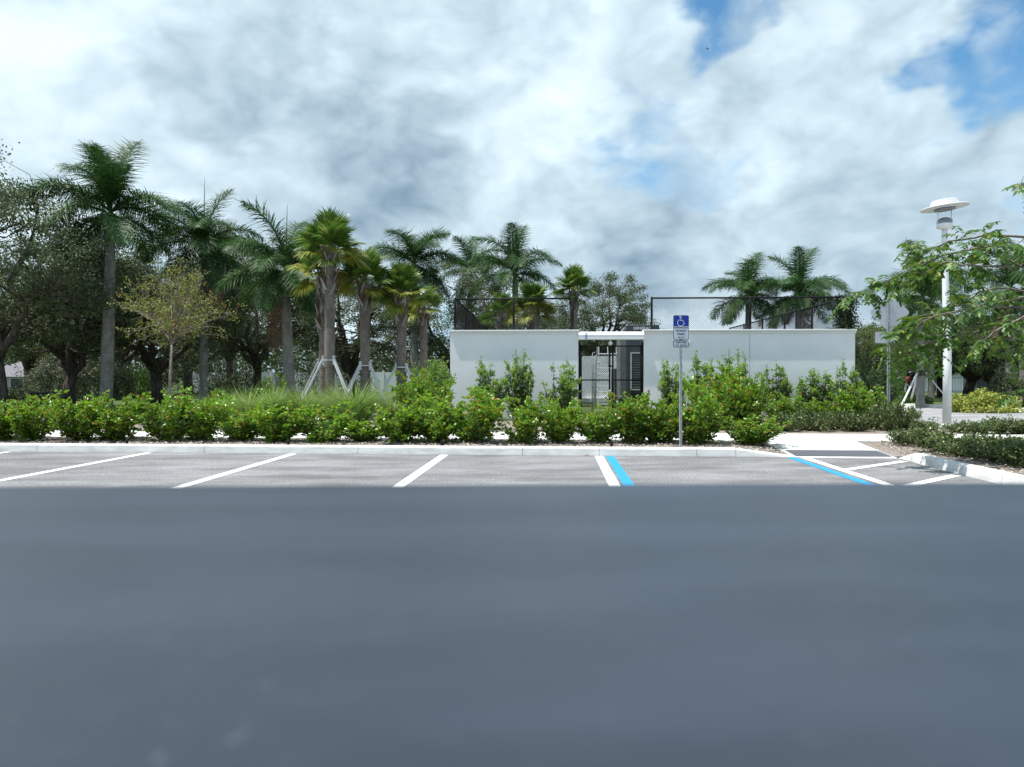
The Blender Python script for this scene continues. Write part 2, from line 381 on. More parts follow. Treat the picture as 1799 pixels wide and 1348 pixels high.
# kerb profile (v, z): battered face, rounded nose
KP = [(0, -.03), (.0, .0), (.022, .122), (.034, .143), (.062, .152), (.19, .152), (.20, .145), (.20, -.03)]
def kerb_piece(name, parent, A, B, hA=1., hB=1., into=1):
    """one cast length from A to B in plan; 'into' = side the bed lies on"""
    A = Vector((A[0], A[1], 0)); B = Vector((B[0], B[1], 0)); d = (B-A).normalized(); nrm = Vector((-d.y, d.x, 0))*into
    A = A+d*.004; B = B-d*.004; mb = MB(); n = 5; k = len(KP); vs = []
    for i in range(n+1):
        f = i/n; p = A.lerp(B, f); h = hA+(hB-hA)*f
        for (v, z) in KP: vs.append(p+nrm*v+Vector((0, 0, z*h if z > 0 else z)))
    fs = [(i*k+j, i*k+j+1, (i+1)*k+j+1, (i+1)*k+j) for i in range(n) for j in range(k-1)]
    fs += [tuple(range(k)), tuple(range(n*k, n*k+k))[::-1]]
    if into > 0: fs = [f[::-1] for f in fs]
    return mb.add(vs, fs).build(name, M_kerb, parent)
kerb = tag(ob('kerb', None), kind='structure')
def ucol(px): return PX(px, 1847/ (132+.0068*px))/math.cos(TH)
joints = [-46, -43, -40, -37, -34, -31, -28, -25, -22, -19, -16, -13.2] + [ucol(p) for p in (62, 357, 628, 918, 1053, 1225)] + [4.15]
for a, b in zip(joints, joints[1:]): kerb_piece('kerb_segment', kerb, L(a, 0), L(b, 0))
kerb_piece('kerb_segment', kerb, L(4.15, 0), L(5.18, 0), 1., .12)
# kerb of the planted island on the right, coming towards the camera
def isl(v, off=0.): return L(7.03+off, v)
def arc_isl():
    pts = [L(7.05, -.02), L(7.02, -.55), L(6.96, -1.15), L(6.94, -2.2), L(6.94, -3.2), L(6.94, -4.7), L(6.94, -6.2)]
    hs = [.06, .95, 1, 1, 1, 1, 1]
    for i in range(len(pts)-1): kerb_piece('kerb_segment', kerb, pts[i], pts[i+1], hs[i], hs[i+1], 1)
arc_isl()
# planting beds (mulch)
bedm = MB()
bedm.add([L(-90, .19, GZ+.01), L(4.2, .19, GZ+.01), L(5.18, .19, .02), L(5.18, 1.79, GZ), L(-90, 1.79, GZ)], [(0, 1, 2, 3, 4)])
b1 = struct('planting_bed', bedm.mesh('planting_bed', M_mulch))
bm = MB(); pl = [L(7.14, .0, .04), L(7.14, -.6, .12), L(7.13, -6.2, GZ), L(60, -6.2, GZ), L(60, 1.79, GZ), L(7.04, 1.79, GZ), L(7.04, .0, .02)]
bm.add(pl, [(0, 1, 2, 3, 4, 5, 6)]); struct('planting_bed', bm.mesh('planting_bed', M_mulch))
struct('planting_bed', sheet([L(-4.2, 3.62), L(10.6, 3.62), L(11.5, 9.5), L(-4.2, 9.5)], GZ+.004).mesh('planting_bed', M_mulch))
struct('planting_bed', sheet([L(-16, 3.62), L(-4.2, 3.62), L(-4.2, 12.5), L(-9, 12.5), L(-16, 6)], GZ+.002).mesh('planting_bed', M_mulch))
# pavement slabs along the bed, and the dropped crossing
walk = tag(ob('pavement', None), kind='structure')
for i in range(19):
    u0 = -16+i*1.6; mb = MB(); c = L(u0+.8, 2.7); 
    mb.bbox((0, 0, 0), (1.59, 1.82, .12), .008); o = mb.build('paving_slab', M_conc, walk); o.location = (c.x, c.y, GZ-.03); o.rotation_euler = (0, 0, -TH)
rmp = MB(); x0, x1 = 5.19, 7.03
vs = []
for (v, z) in ((-.03, .004), (.85, .065), (1.785, .145)): vs += [L(x0, v, z), L(x1, v, z)]
vs += [L(x0, v, -.05) for v in (-.03, .85, 1.785)]+[L(x1, v, -.05) for v in (-.03, .85, 1.785)]
rmp.add(vs, [(0, 1, 3, 2), (2, 3, 5, 4), (0, 2, 7, 6), (2, 4, 8, 7), (1, 10, 3), (1, 9, 10), (3, 10, 11, 5), (0, 6, 9, 1)])
ramp = struct('kerb_ramp', rmp.mesh('kerb_ramp', M_conc))
tm = MB(); sl = .061/.88
tm.add([L(x0+.06, .06, .0145+.004), L(x1-.06, .06, .0145+.004), L(x1-.06, .70, .0145+.004+.64*sl), L(x0+.06, .70, .0145+.004+.64*sl)], [(0, 1, 2, 3)])
tp = tm.build('tactile_mat', M_mat, ramp)
dm = MB()
for i in range(31):
    for j in range(10):
        c = L(x0+.10+i*.0575, .09+j*.064, .0145+.004+(.03+j*.064)*sl); dm.lathe([(.017, 0), (.012, .006), (0.001, .0065)], 6, c)
tag(dm.build('tactile_domes', pmat('tactile_dome', (.10,.105,.125), (.14,.145,.165), 30., .6), tp), kind='stuff')
# painted lines
def stripe(u, v0, v1, w, m, name, u2=None):
    u2 = u if u2 is None else u2
    o = sheet([L(u-w/2, v0), L(u+w/2, v0), L(u2+w/2, v1), L(u2-w/2, v1)], .004).build(name, m, lot); return o
for px in (16, 262, 516, 781):
    stripe(ucol(px), -.06, -5.6, .155, M_pwhite, 'white_stripe')
stripe(ucol(1052), -.06, -5.6, .155, M_pwhite, 'white_stripe'); stripe(ucol(1052)+.20, -.06, -5.6, .155, M_pblue, 'blue_stripe')
stripe(5.12, -.06, -5.6, .15, M_pblue, 'blue_stripe'); stripe(5.36, -.06, -5.6, .15, M_pwhite, 'white_stripe')
def hatch(a, b, w):
    A = L(*a); B = L(*b); d = (B-A).normalized(); n = Vector((-d.y, d.x, 0))*w/2
    sheet([A-n, B-n, B+n, A+n], .0045).build('white_stripe', M_pwhite, lot)
hatch((5.46, -1.75), (6.90, -.55), .15); hatch((5.46, -3.55), (6.86, -2.28), .15); hatch((5.46, -5.2), (6.86, -3.95), .15)
hatch((5.45, -.10), (7.0, -.10), .07)
# drive at the back right with its far kerb
struct('drive', sheet([L(8.6, 5.0), L(30, 2.0), L(30, 14), (20.4, 25.6), (16.6, 34.6), (13.5, 42), (11.4, 40), L(11.2, 10)], GZ-.012).mesh('drive', M_drive))
kb = tag(ob('far_kerb', None), kind='structure')
fk = [(12.5, 44.5), (14.6, 39.4), (16.6, 34.6), (18.2, 30.8), (19.6, 27.5), (21.0, 24.2), (22.6, 20.4)]
for a, b in zip(fk, fk[1:]):
    d = (Vector(b)-Vector(a)).normalized(); n = Vector((-d.y, d.x)); q = [Vector(a)-n*.55, Vector(b)-n*.55, Vector(b), Vector(a)]
    mb = MB(); mb.prism([(p.x, p.y) for p in q], GZ-.03, GZ+.006)
    q = [Vector(a), Vector(b), Vector(b)+n*.28, Vector(a)+n*.28]; mb.prism([(p.x, p.y) for p in q], GZ-.03, GZ+.15)
    mb.build('kerb_segment', M_kerb, kb)

# foreground: the flat dark top the photograph was taken from
def ledge_mat():
    m, t, b = mat_new('dark_slate_top')
    co = t.new('ShaderNodeTexCoord').outputs['Object']
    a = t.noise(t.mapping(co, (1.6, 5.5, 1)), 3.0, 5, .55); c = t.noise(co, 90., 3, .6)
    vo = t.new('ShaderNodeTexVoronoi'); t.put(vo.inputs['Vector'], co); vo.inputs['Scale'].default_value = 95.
    glint_speck = t.math('LESS_THAN', vo.outputs['Distance'], .16)  # sun glints painted as pale specks into the base colour, near left
    dl_ = t.vmath('DISTANCE', co, (-.17, .12, 1.395), out='Value'); glint_mask = t.math('MULTIPLY', glint_speck, t.math('MULTIPLY', t.smooth(dl_, .05, .16, .4, 0.), t.smooth(t.noise(co, 26., 2, .5), .45, .6)))
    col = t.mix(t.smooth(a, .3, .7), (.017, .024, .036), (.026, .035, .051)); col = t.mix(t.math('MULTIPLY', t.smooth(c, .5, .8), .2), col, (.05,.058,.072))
    col = t.mix(glint_mask, col, (.34,.37,.42))
    t.put(b.inputs['Base Color'], col); b.inputs['Roughness'].default_value = .42; b.inputs['Specular IOR Level'].default_value = .5
    bn = t.new('ShaderNodeBump'); bn.inputs['Strength'].default_value = .12; bn.inputs['Distance'].default_value = .003
    t.put(bn.inputs['Height'], t.noise(co, 60., 4, .6)); t.l.new(bn.outputs[0], b.inputs['Normal'])
    return m
lg = thing('ledge', 'dark slate grey flat ledge top filling the whole foreground, out of focus', 'ledge', (0, 0, 0), R(1.5))
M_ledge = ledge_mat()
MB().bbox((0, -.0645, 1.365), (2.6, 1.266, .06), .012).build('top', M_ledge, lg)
MB().bbox((0, -.10, .667), (2.4, 1.05, 1.334), .02).build('base', pmat('ledge_base', (.10,.11,.12), (.15,.16,.17), 5., .8, .2, 40.), lg)

# ------------------------------------------------------------------ enclosure
WA = R(2.5); WO = Vector((0, 23.5, 0))
def Wp(u, v, z=0.): return Vector((WO.x+u*math.cos(WA)+v*math.sin(WA), WO.y-u*math.sin(WA)+v*math.cos(WA), z))
def wu(px): # u on the wall front at an image column
    k = (px-899.5)/1248; return k*WO.y/(math.cos(WA)+k*math.sin(WA))
U0, U1, U2, U3 = wu(791), wu(1016), wu(1131), wu(1502)
ZT = PZ(580.3, 23.4)           # top of the coping
def wbox(mb, u0, u1, v0, v1, z0, z1, bev=0.):
    """box in the frame of the enclosure"""
    t = MB(); (t.bbox(((u0+u1)/2, (v0+v1)/2, (z0+z1)/2), (u1-u0, v1-v0, z1-z0), bev) if bev else t.box(((u0+u1)/2, (v0+v1)/2, (z0+z1)/2), (u1-u0, v1-v0, z1-z0)))
    return mb.add(t.v, t.f)
en = thing('wall_enclosure', 'white stucco walled enclosure with a gated gap, behind the shrubs', 'enclosure', WO, -WA)
DEP = 15.; WT = .22
def wall(name, *a): return wbox(MB(), *a, .004).build(name, M_stucco, en)
wall('wall', U0, U1, 0, WT, GZ-.1, ZT-.10)
UJ = wu(1317)
wall('wall', U2, UJ-.006, 0, WT, GZ-.1, ZT-.10); wall('wall', UJ+.006, U3, 0, WT, GZ-.1, ZT-.10)
wbox(MB(), UJ-.006, UJ+.006, .02, WT-.01, GZ-.1, ZT-.10).build('joint_filler', M_gen2, en)
wall('wall', U0, U0+WT, WT+.002, DEP, GZ-.1, ZT-.12); wall('wall', U3-WT, U3, WT+.002, DEP, GZ-.1, ZT-.12)
wall('back_wall', U0, U3, DEP+.002, DEP+WT, GZ-.1, 2.58)
wbox(MB(), U0+WT, U3-WT, DEP-.25, DEP, GZ-.1, GZ+.2).build('footing', M_conc, en)
for a, b in ((U0, U1), (U2, U3)):      # moulded coping on each length of wall
    mb = MB(); k = 5; pr = [(0, -.13), (-.018, -.125), (-.026, -.06), (-.072, -.045), (-.075, 0), (-.067, .008), (WT+.045, .008), (WT+.05, 0), (WT+.05, -.045), (WT+.02, -.13)]
    vs = [(a-.02, v, ZT+z) for v, z in pr]+[(b+.03, v, ZT+z) for v, z in pr]; n = len(pr)
    mb.add(vs, [(i, (i+1) % n, n+(i+1) % n, n+i) for i in range(n)]+[tuple(range(n))[::-1], tuple(range(n, 2*n))]); mb.build('coping', M_coping, en)
zb0, zb1 = PZ(597.5, 23.5), PZ(583.5, 23.5)
mb = MB(); pr = [(-.10, zb0), (-.115, zb0+.01), (-.115, zb1-.13)]+[(.03-.15*math.cos(a), zb1-.13+.13*math.sin(a)) for a in np.linspace(.1, math.pi-.1, 9)]+[(.175, zb0+.01), (.16, zb0)]
n = len(pr); vs = [(U1+.002, v, z) for v, z in pr]+[(U2-.002, v, z) for v, z in pr]
mb.add(vs, [(i, (i+1) % n, n+(i+1) % n, n+i) for i in range(n)]+[tuple(range(n))[::-1], tuple(range(n, 2*n))]); mb.build('lintel', M_stucco, en)
for z in (zb0+.03, zb0+.085, zb0+.135, zb0+.19): wbox(MB(), wu(1027.5), wu(1031), -.123, -.116, z, z+.03).build('tape_mark', M_tape, en)

# chain link -----------------------------------------------------------------
def link_mesh(w, h, pitch=.072, r=.0025):
    """diamond wire mesh in the local x-z plane, w wide and h high"""
    V = []; F = []; o = 0
    for sgn in (1, -1):
        k = -h if sgn > 0 else 0.
        while k < w+(0 if sgn > 0 else h):
            if sgn > 0: xa, za, xb, zb = k, 0., k+h, h
            else: xa, za, xb, zb = k, 0., k-h, h
            pts = []
            def clip(x):
                f = (x-xa)/(xb-xa); return (x, za+(zb-za)*f)
            p, q = (xa, za), (xb, zb)
            if min(xa, xb) < 0:
                c = clip(0.); p, q = (c, q) if xa < 0 else (p, c)
            if max(xa, xb) > w:
                c = clip(w)
                if xb > w: q = c
                else: p = c
            if abs(q[0]-p[0]) > .01:
                dx, dz = q[0]-p[0], q[1]-p[1]; l = math.hypot(dx, dz); nx, nz = -dz/l*r, dx/l*r; yo = .002*sgn
                for (x, z) in (p, q): V += [(x+nx, yo-r*.6, z+nz), (x-nx, yo-r*.6, z-nz), (x, yo+r, z)]
                F += [(o, o+1, o+4, o+3), (o+1, o+2, o+5, o+4), (o+2, o, o+3, o+5)]; o += 6
            k += pitch
    return mesh_np('wire_mesh', V, F, M_black)
FH = PZ(525, 23.5)-ZT
def fence_run(root, u0, v0, u1, v1, posts, z0, h, rail_r=.03, post_r=.038):
    a = Vector((u0, v0, 0)); b = Vector((u1, v1, 0)); d = (b-a); l = d.length; ang = math.atan2(d.y, d.x)
    MB().tube([a+Vector((0, 0, z0+h)), b+Vector((0, 0, z0+h))], rail_r, 8).build('top_rail', M_black, root, True)
    for f in posts:
        p = a.lerp(b, f); MB().tube([p+Vector((0, 0, z0-.15)), p+Vector((0, 0, z0+h+.02)), p+Vector((0, 0, z0+h+.05))], [post_r, post_r, post_r*.4], 10).build('post', M_black, root, True)
    o = ob('wire_mesh', link_mesh(l, h-.03), root, (u0, v0, z0+.02), (0, 0, ang)); tag(o, kind='stuff')
fl = thing('chain_link_fence', 'black chain link fence on top of the short wall left of the gate', 'fence', WO, -WA, 'chain link fences on the white walls')
pc = WT/2
fence_run(fl, U0+.15, pc, U1-.18, pc, (0, .5, 1), ZT+.008, FH)
fence_run(fl, U0+.15, pc, U0+.15, DEP, (.22, .42, .62, .82, 1), ZT+.008, FH)
fr = thing('chain_link_fence', 'black chain link fence on top of the long wall right of the gate', 'fence', WO, -WA, 'chain link fences on the white walls')
fence_run(fr, U2+.27, pc, U3-.12, pc, (0, .5, 1), ZT+.008, FH)
fence_run(fr, U3-.12, pc, U3-.12, DEP, (.22, .42, .62, .82, 1), ZT+.008, FH)

# gate leaves
GT = PZ(608.3, 23.5); GB = GZ+.10; GM = PZ(667.8, 23.5); UM = (wu(1071.5)+wu(1077))/2
def gate(u0, u1, label, hinge):
    g = thing('gate', label, 'gate', WO, -WA, 'leaves of the double gate')
    v = .10
    for u, r_ in ((u0, .03), (u1, .03)): MB().tube([(u, v, GB), (u, v, GT+.03)], r_, 10).build('upright', M_black, g, True)
    for z in (GB+.02, GM, GT): MB().tube([(u0, v, z), (u1, v, z)], .021, 8).build('rail', M_black, g, True)
    tag(ob('wire_mesh', link_mesh(u1-u0-.03, GT-GB-.05, .072, .0032), g, (u0+.015, v, GB+.03)), kind='stuff')
    u = u0 if hinge < 0 else u1
    for z in (GB+.3, GM, GT-.25): MB().tube([(u+hinge*.06, v, z-.03), (u+hinge*.06, v, z+.03)], .03, 8).build('hinge', M_black, g, True)
    if hinge < 0: MB().bbox((u1+.02, v-.03, (GM+GT)/2-.1), (.16, .06, .05), .008).build('latch', M_black, g)
    return g
gate(wu(1021), UM-.05, 'left leaf of the black chain link double gate', -1)
gate(UM+.05, wu(1127), 'right leaf of the black chain link double gate', 1)
for px, lab in ((1018, 'left of the double gate'), (1129.5, 'right of the double gate')):
    gp = thing('gate_post', 'black steel gate post '+lab+' against the white wall', 'post', Wp(wu(px), .10, 0), -WA, 'gate posts')
    MB().tube([(0, 0, GZ), (0, 0, GT+.12), (0, 0, GT+.15)], [.03, .03, .012], 10).build('post', M_black, gp, True)
# dome fixture under the lintel
dc = thing('dome_fixture', 'small pale dome fixture hanging under the white lintel above the gate', 'fixture', Wp(wu(1072.5), .06, zb0), -WA)
MB().tube([(0, 0, 0), (0, 0, -.06)], .02, 8).build('stem', M_wpaint, dc); MB().lathe([(.005, -.05), (.06, -.06), (.075, -.10), (.065, -.15), (.035, -.185), (.004, -.19)], 16).build('dome', M_wpaint, dc, True)
# lamp bracket on the wall face, behind the parking sign
wf = thing('wall_light', 'small white light fixture on the white wall behind the parking sign', 'wall light', Wp(wu(1199), 0, PZ(602.5, 23.45)), -WA)
MB().bbox((0, -.02, 0), (.16, .04, .12), .01).build('back_plate', M_wpaint, wf)
MB().lathe([(.003, .05), (.03, .05), (.055, .02), (.06, -.05), (.05, -.07), (.003, -.07)], 14, (.17, -.065, 0)).build('shade', M_wpaint, wf, True)
MB().bbox((-.02, -.028, .035), (.50, .03, .05), .008).build('arm', M_wpaint, wf)

# generator inside
def text_mesh(s, size, mat, spacing=1., ex=.0, bold=.0):
    cu = bpy.data.curves.new('txt', 'FONT'); cu.body = s; cu.size = size; cu.align_x = 'CENTER'; cu.align_y = 'CENTER'; cu.space_character = spacing; cu.offset = bold; cu.extrude = ex; cu.resolution_u = 3
    o = bpy.data.objects.new('txt', cu); C.objects.link(o); dg = bpy.context.evaluated_depsgraph_get(); me = bpy.data.meshes.new_from_object(o.evaluated_get(dg)); bpy.data.objects.remove(o); bpy.data.curves.remove(cu)
    me.materials.clear(); me.materials.append(mat); return me
YG = 27.5
gen = thing('generator', 'tall slate grey generator cabinet showing above the wall by the gate', 'generator', (PX(1132, YG), YG, GZ), -WA)
gt = PZ(571, YG)-GZ; gw = (1158-1101)/1248*YG; cx0 = PX(1101, YG)-PX(1132, YG)
MB().bbox((cx0+gw/2, .75, gt/2+.35), (gw, 1.5, gt-.7), .02).build('exhaust_hood', M_gen, gen)
MB().bbox((cx0+gw/2+1.0, 2.4, .95), (gw+2.6, 1.5, 1.5), .03).build('engine_housing', M_gen, gen)
MB().bbox((cx0+gw/2+.2, 1.2, .12), (gw+.9, 3.4, .24), .02).build('base_skid', M_black, gen)
mbx = MB(); mbx.add([(cx0-.24, .05, .5), (cx0-.01, .05, .5), (cx0-.01, .05, gt-.05), (cx0-.24, .05, gt-.35), (cx0-.24, 1.4, .5), (cx0-.01, 1.4, .5), (cx0-.01, 1.4, gt-.05), (cx0-.24, 1.4, gt-.35)], [(0,1,2,3), (7,6,5,4), (0,3,7,4), (3,2,6,7), (1,5,6,2), (0,4,5,1)]); mbx.build('inlet_cowl', M_gen2, gen)
ob('lettering', text_mesh('GENERAC', .15, M_text, 1.05, .002, .006), gen, (PX(1128, YG)-PX(1132, YG), -.004, PZ(577.3, YG)-GZ), (R(90), 0, 0))
ob('lettering', text_mesh('INDUSTRIAL', .07, M_red, 1.05, .002, .002), gen, (PX(1128, YG)-PX(1132, YG), -.004, PZ(582.5, YG)-GZ), (R(90), 0, 0))
lv = MB()
for i in range(14): lv.box((cx0+gw*.42, -.02, .95+i*.095), (.62, .03, .05), Matrix.Rotation(R(30), 3, 'X'))
lv.build('louvre', M_gen2, gen)
mbx = MB(); 
for x in (-.36, .36): mbx.box((cx0+gw*.42+x, -.03, 1.57), (.05, .05, 1.45))
for z in (.86, 2.28): mbx.box((cx0+gw*.42, -.03, z), (.77, .05, .05))
mbx.build('louvre_frame', M_alu, gen)
# stepladder
YL = 26.2
sl_ = thing('stepladder', 'tall aluminium stepladder standing behind the chain link gate', 'stepladder', (PX(1060, YL), YL, GZ), -WA)
def lx(px): return PX(px, YL)-PX(1060, YL)
hz_ = PZ(609, YL)-GZ; plz = PZ(622, YL)-GZ
for a, b in ((1049.5, 1052.5), (1071, 1068)):
    MB().tube([(lx(a), -.3, 0), (lx(b), .15, hz_)], .022, 6).build('rail', M_alu, sl_)
for a, b in ((1083.5, 1092.5), (1050, 1047)):
    MB().tube([(lx(b), .95, 0), (lx(a), .2, hz_-.02)], .02, 6).build('rear_rail', M_alu, sl_)
for i in range(9):
    f = (i+.6)/10.2; z = f*plz*1.02
    MB().bbox(((lx(1050)+lx(1070))/2, -.3+.45*z/hz_, z), (lx(1070.5)-lx(1050), .09, .03), .006).build('step', M_alu, sl_)
MB().bbox(((lx(1051)+lx(1084))/2, .2, plz), (lx(1084)-lx(1051), .45, .04), .008).build('platform', M_alu, sl_)
# conduits
for i, (px, a, b) in enumerate(((1040.5, 623, 722), (1043.5, 628, 722), (1047, 626, 722))):
    Yp = 28.0
    cp = thing('conduit_pipe', ['leftmost', 'middle', 'rightmost'][i]+' of three thin grey conduit pipes left of the stepladder', 'pipe', (PX(px, Yp), Yp, GZ), 0, 'conduit pipes')
    h = PZ(a, Yp)-GZ; MB().tube([(0, 0, 0), (0, 0, h), (.03, .03, h+.06), (.12, .12, h+.08)], .022, 8).build('pipe', M_galv, cp, True)
    MB().bbox((0, -.02, h*.45), (.09, .06, .03), .005).build('clamp', M_galv, cp)

# ------------------------------------------------------------------ signs and lamp
def rrect(w, h, r, n=5):
    p = []
    for cx, cy, a0 in ((w/2-r, h/2-r, 0), (-w/2+r, h/2-r, 90), (-w/2+r, -h/2+r, 180), (w/2-r, -h/2+r, 270)):
        p += [(cx+r*math.cos(R(a0+90*i/n)), cy+r*math.sin(R(a0+90*i/n))) for i in range(n+1)]
    return p
def plate(poly, y0, y1):       # flat plate in the x-z plane
    t = MB().prism(poly, 0, 1); return MB().add([(v[0], y0+(y1-y0)*v[2], v[1]) for v in t.v], [f[::-1] for f in t.f])
YS = 13.56
ps = thing('parking_sign', 'blue and white accessible parking sign with fine plate on a steel post', 'sign', (PX(1196.3, YS), YS, GZ))
zc = PZ(575.5, YS)-GZ; sw = 27.2/1248*YS; sh = 42.5/1248*YS
MB().bbox((0, .02, (PZ(556, YS)-GZ)/2), (.05, .03, PZ(556, YS)-GZ), .006).build('post', M_galv, ps)
ho = MB()
for i in range(70): ho.box((0, .0035, .1+i*.0254), (.011, .003, .011))
tag(ho.build('post_holes', M_sdark, ps), kind='stuff')
pan = plate(rrect(sw, sh, .03), -.004, .002); p0 = pan.build('panel', M_sdark, ps); p0.location = (0, 0, zc)
wp = [q for q in rrect(sw-.018, sh-.018, .023)]
bl = [(x, max(z, sh*.05)) for x, z in wp]; wl = [(x, min(z, sh*.05)) for x, z in wp]
plate(bl, -.007, -.004).build('blue_field', M_sblue, p0); plate(wl, -.007, -.004).build('white_field', M_swhite, p0)
def ribbon(pts, w, y=-.010):
    mb = MB(); pts = [Vector(p) for p in pts]; vs = []
    for i, p in enumerate(pts):
        d = (pts[min(i+1, len(pts)-1)]-pts[max(i-1, 0)]).normalized(); n = Vector((-d.y, d.x))*w/2; vs += [(p.x-n.x, y, p.y-n.y), (p.x+n.x, y, p.y+n.y)]
    return mb.add(vs, [(2*i, 2*i+2, 2*i+3, 2*i+1) for i in range(len(pts)-1)])
sym = MB(); cz = sh*.27
def addr(pts, w):
    r_ = ribbon([(x*1.3-.012, z*1.3+cz) for x, z in pts], w*.85); sym.add(r_.v, r_.f)
addr([(.002+.047*math.cos(R(a)), -.028+.047*math.sin(R(a))) for a in range(118, 392, 12)], .011)     # wheel
addr([(-.006, .048), (-.004, .004), (.034, .004)], .012); addr([(.034, .006), (.052, -.040), (.068, -.034)], .011); addr([(-.004, .028), (.026, .028)], .008)
addr([(-.008+.0065*math.cos(R(a)), .066+.0065*math.sin(R(a))) for a in range(0, 361, 30)], .013)
sym.build('wheelchair_symbol', pmat('symbol_white', (.72,.75,.80), (.75,.78,.83), 4., .45), p0)
for i, (s, z) in enumerate((('PARKING BY', .030), ('DISABLED', -.033), ('PERMIT', -.096), ('ONLY', -.159))):
    ob('lettering', text_mesh(s, .046, M_sdark, 1., 0, .0012), p0, (0, -.0085, z-.035), (R(90), 0, 0))
z2 = PZ(604.3, YS)-GZ; s2 = 12.2/1248*YS
p1 = plate(rrect(sw, s2, .022), -.004, .002).build('fine_plate', M_sdark, ps); p1.location = (0, 0, z2)
plate(rrect(sw-.024, s2-.024, .014), -.007, -.004).build('white_field', M_swhite, p1)
for s, z in (('$250 FINE', .026), ('F.S. 318.18', -.030)): ob('lettering', text_mesh(s, .048, M_sdark, 1., 0, .0015), p1, (0, -.0085, z), (R(90), 0, 0))
for z in (zc+sh*.42, zc-sh*.42): MB().lathe([(.009, 0), (.006, .005), (.0005, .006)], 8).build('bolt', M_alu, ps).matrix_local = Matrix.Translation((0, -.0072, z)) @ Matrix.Rotation(R(90), 4, 'X')

YD = 19.6
ds = thing('road_sign', 'back of a grey diamond road sign with small plate on a steel post', 'sign', (PX(1561, YD), YD, GZ))
zd = PZ(549, YD)-GZ; rd = 34.5/1248*YD
dpoly = []
for a in (0, 90, 180, 270):
    for k in (-8, 0, 8): dpoly.append(((rd*.965+(.012 if k == 0 else 0))*math.cos(R(a+k*.55)), (rd*.965+(.012 if k == 0 else 0))*math.sin(R(a+k*.55))))
q = plate(dpoly, .03, .034).build('diamond_panel', M_signback, ds); q.location = (PX(1563.5, YD)-PX(1561, YD), 0, zd)
q = plate(rrect(36/1248*YD, 20/1248*YD, .03), .03, .034).build('small_plate', M_signback, ds); q.location = (PX(1556, YD)-PX(1561, YD), 0, PZ(593, YD)-GZ)
zp = zd+rd*.8
pm = MB()
for x, w in ((-.03, .018), (.03, .018)): pm.box((x, .004, zp/2), (w, .02, zp))
pm.box((0, .018, zp/2), (.06, .012, zp)); pm.build('post', M_galv, ds)
ho = MB()
for i in range(110): ho.box((0, .0105, .1+i*.0254), (.014, .003, .012))
tag(ho.build('post_holes', M_sdark, ds), kind='stuff')
for z in (zd-rd*.45, zd+rd*.45): MB().bbox((0, .0, z), (.03, .012, .03), .004).build('bolt', M_alu, ds)

YP = 18.4
lp = thing('lamp_post', 'tall white lamp post with round disc reflector, rising from the low shrubs', 'lamp post', (PX(1664, YP), YP, GZ))
def lz(y): return PZ(y, YP)-GZ
k = YP/1248
MB().tube([(0, 0, 0), (0, 0, lz(640)), (-.05*k, 0, lz(609)), (-6*k, 0, lz(440)), (-6*k, 0, lz(404))], [7*k, 6.7*k, 6.4*k, 4.8*k, 4.6*k], 20).build('pole', M_wpaint, lp, True)
MB().lathe([(.01, 0), (7.9*k, 0), (7.9*k, .12), (7*k, .14)], 20).build('base_cover', M_wpaint, lp, True)
cx = -6*k
M_lens = pmat('lamp_lens', (.17,.19,.24), (.24,.26,.31), 6., .2, 0, None, .6)
MB().lathe([(.01, lz(404)), (5.2*k, lz(404)), (11*k, lz(402)), (13*k, lz(400)), (13*k, lz(396)), (12*k, lz(394))], 20, (cx, 0, 0)).build('socket', M_wpaint, lp, True)
MB().lathe([(12*k, lz(395)), (12.4*k, lz(388)), (7*k, lz(384)), (.01, lz(382.5))], 24, (cx, 0, 0)).build('lens', M_lens, lp, True)
for s in (-1, 1): MB().tube([(cx+s*11.8*k, 0, lz(400)), (cx+s*11.8*k, 0, lz(366))], .9*k, 8).build('support_rod', M_wpaint, lp, True)
disc = ob('reflector', None, lp, (cx, 0, lz(367))); disc.rotation_euler = (R(-7), R(-3.5), 0)
bpy.data.objects.remove(disc)
dmesh = MB().lathe([(.01, 0), (37.5*k, .02), (38.2*k, .035), (37.5*k, .045), (24*k, .075), (.01, .09)], 72).mesh('reflector', M_wpaint, False)
disc = ob('reflector', dmesh, lp, (cx, 0, lz(368)), (0, R(-5), 0))
MB().lathe([(17*k, -.002), (17*k, -.025), (15*k, -.04), (.01, -.045)], 28).build('lamp_ring', M_lens, disc, True)
for i, r_ in enumerate((22.5, 22.0, 20.5)):
    z0 = .05+i*.056; MB().lathe([((r_-4)*k, z0), ((r_-.8)*k, z0+.002), (r_*k, z0+.013), (r_*k, z0+.042), ((r_-.8)*k, z0+.053), ((r_-4)*k, z0+.055)]+([(.01, z0+.06)] if i == 2 else []), 60).build('louvre_ring', M_wpaint, disc, False)

# ------------------------------------------------------------------ plants
rs = np.random.default_rng(7)
def rdirs(n, up=0., r=rs):
    v = r.normal(size=(n, 3)); v[:, 2] += up; return unit(v)

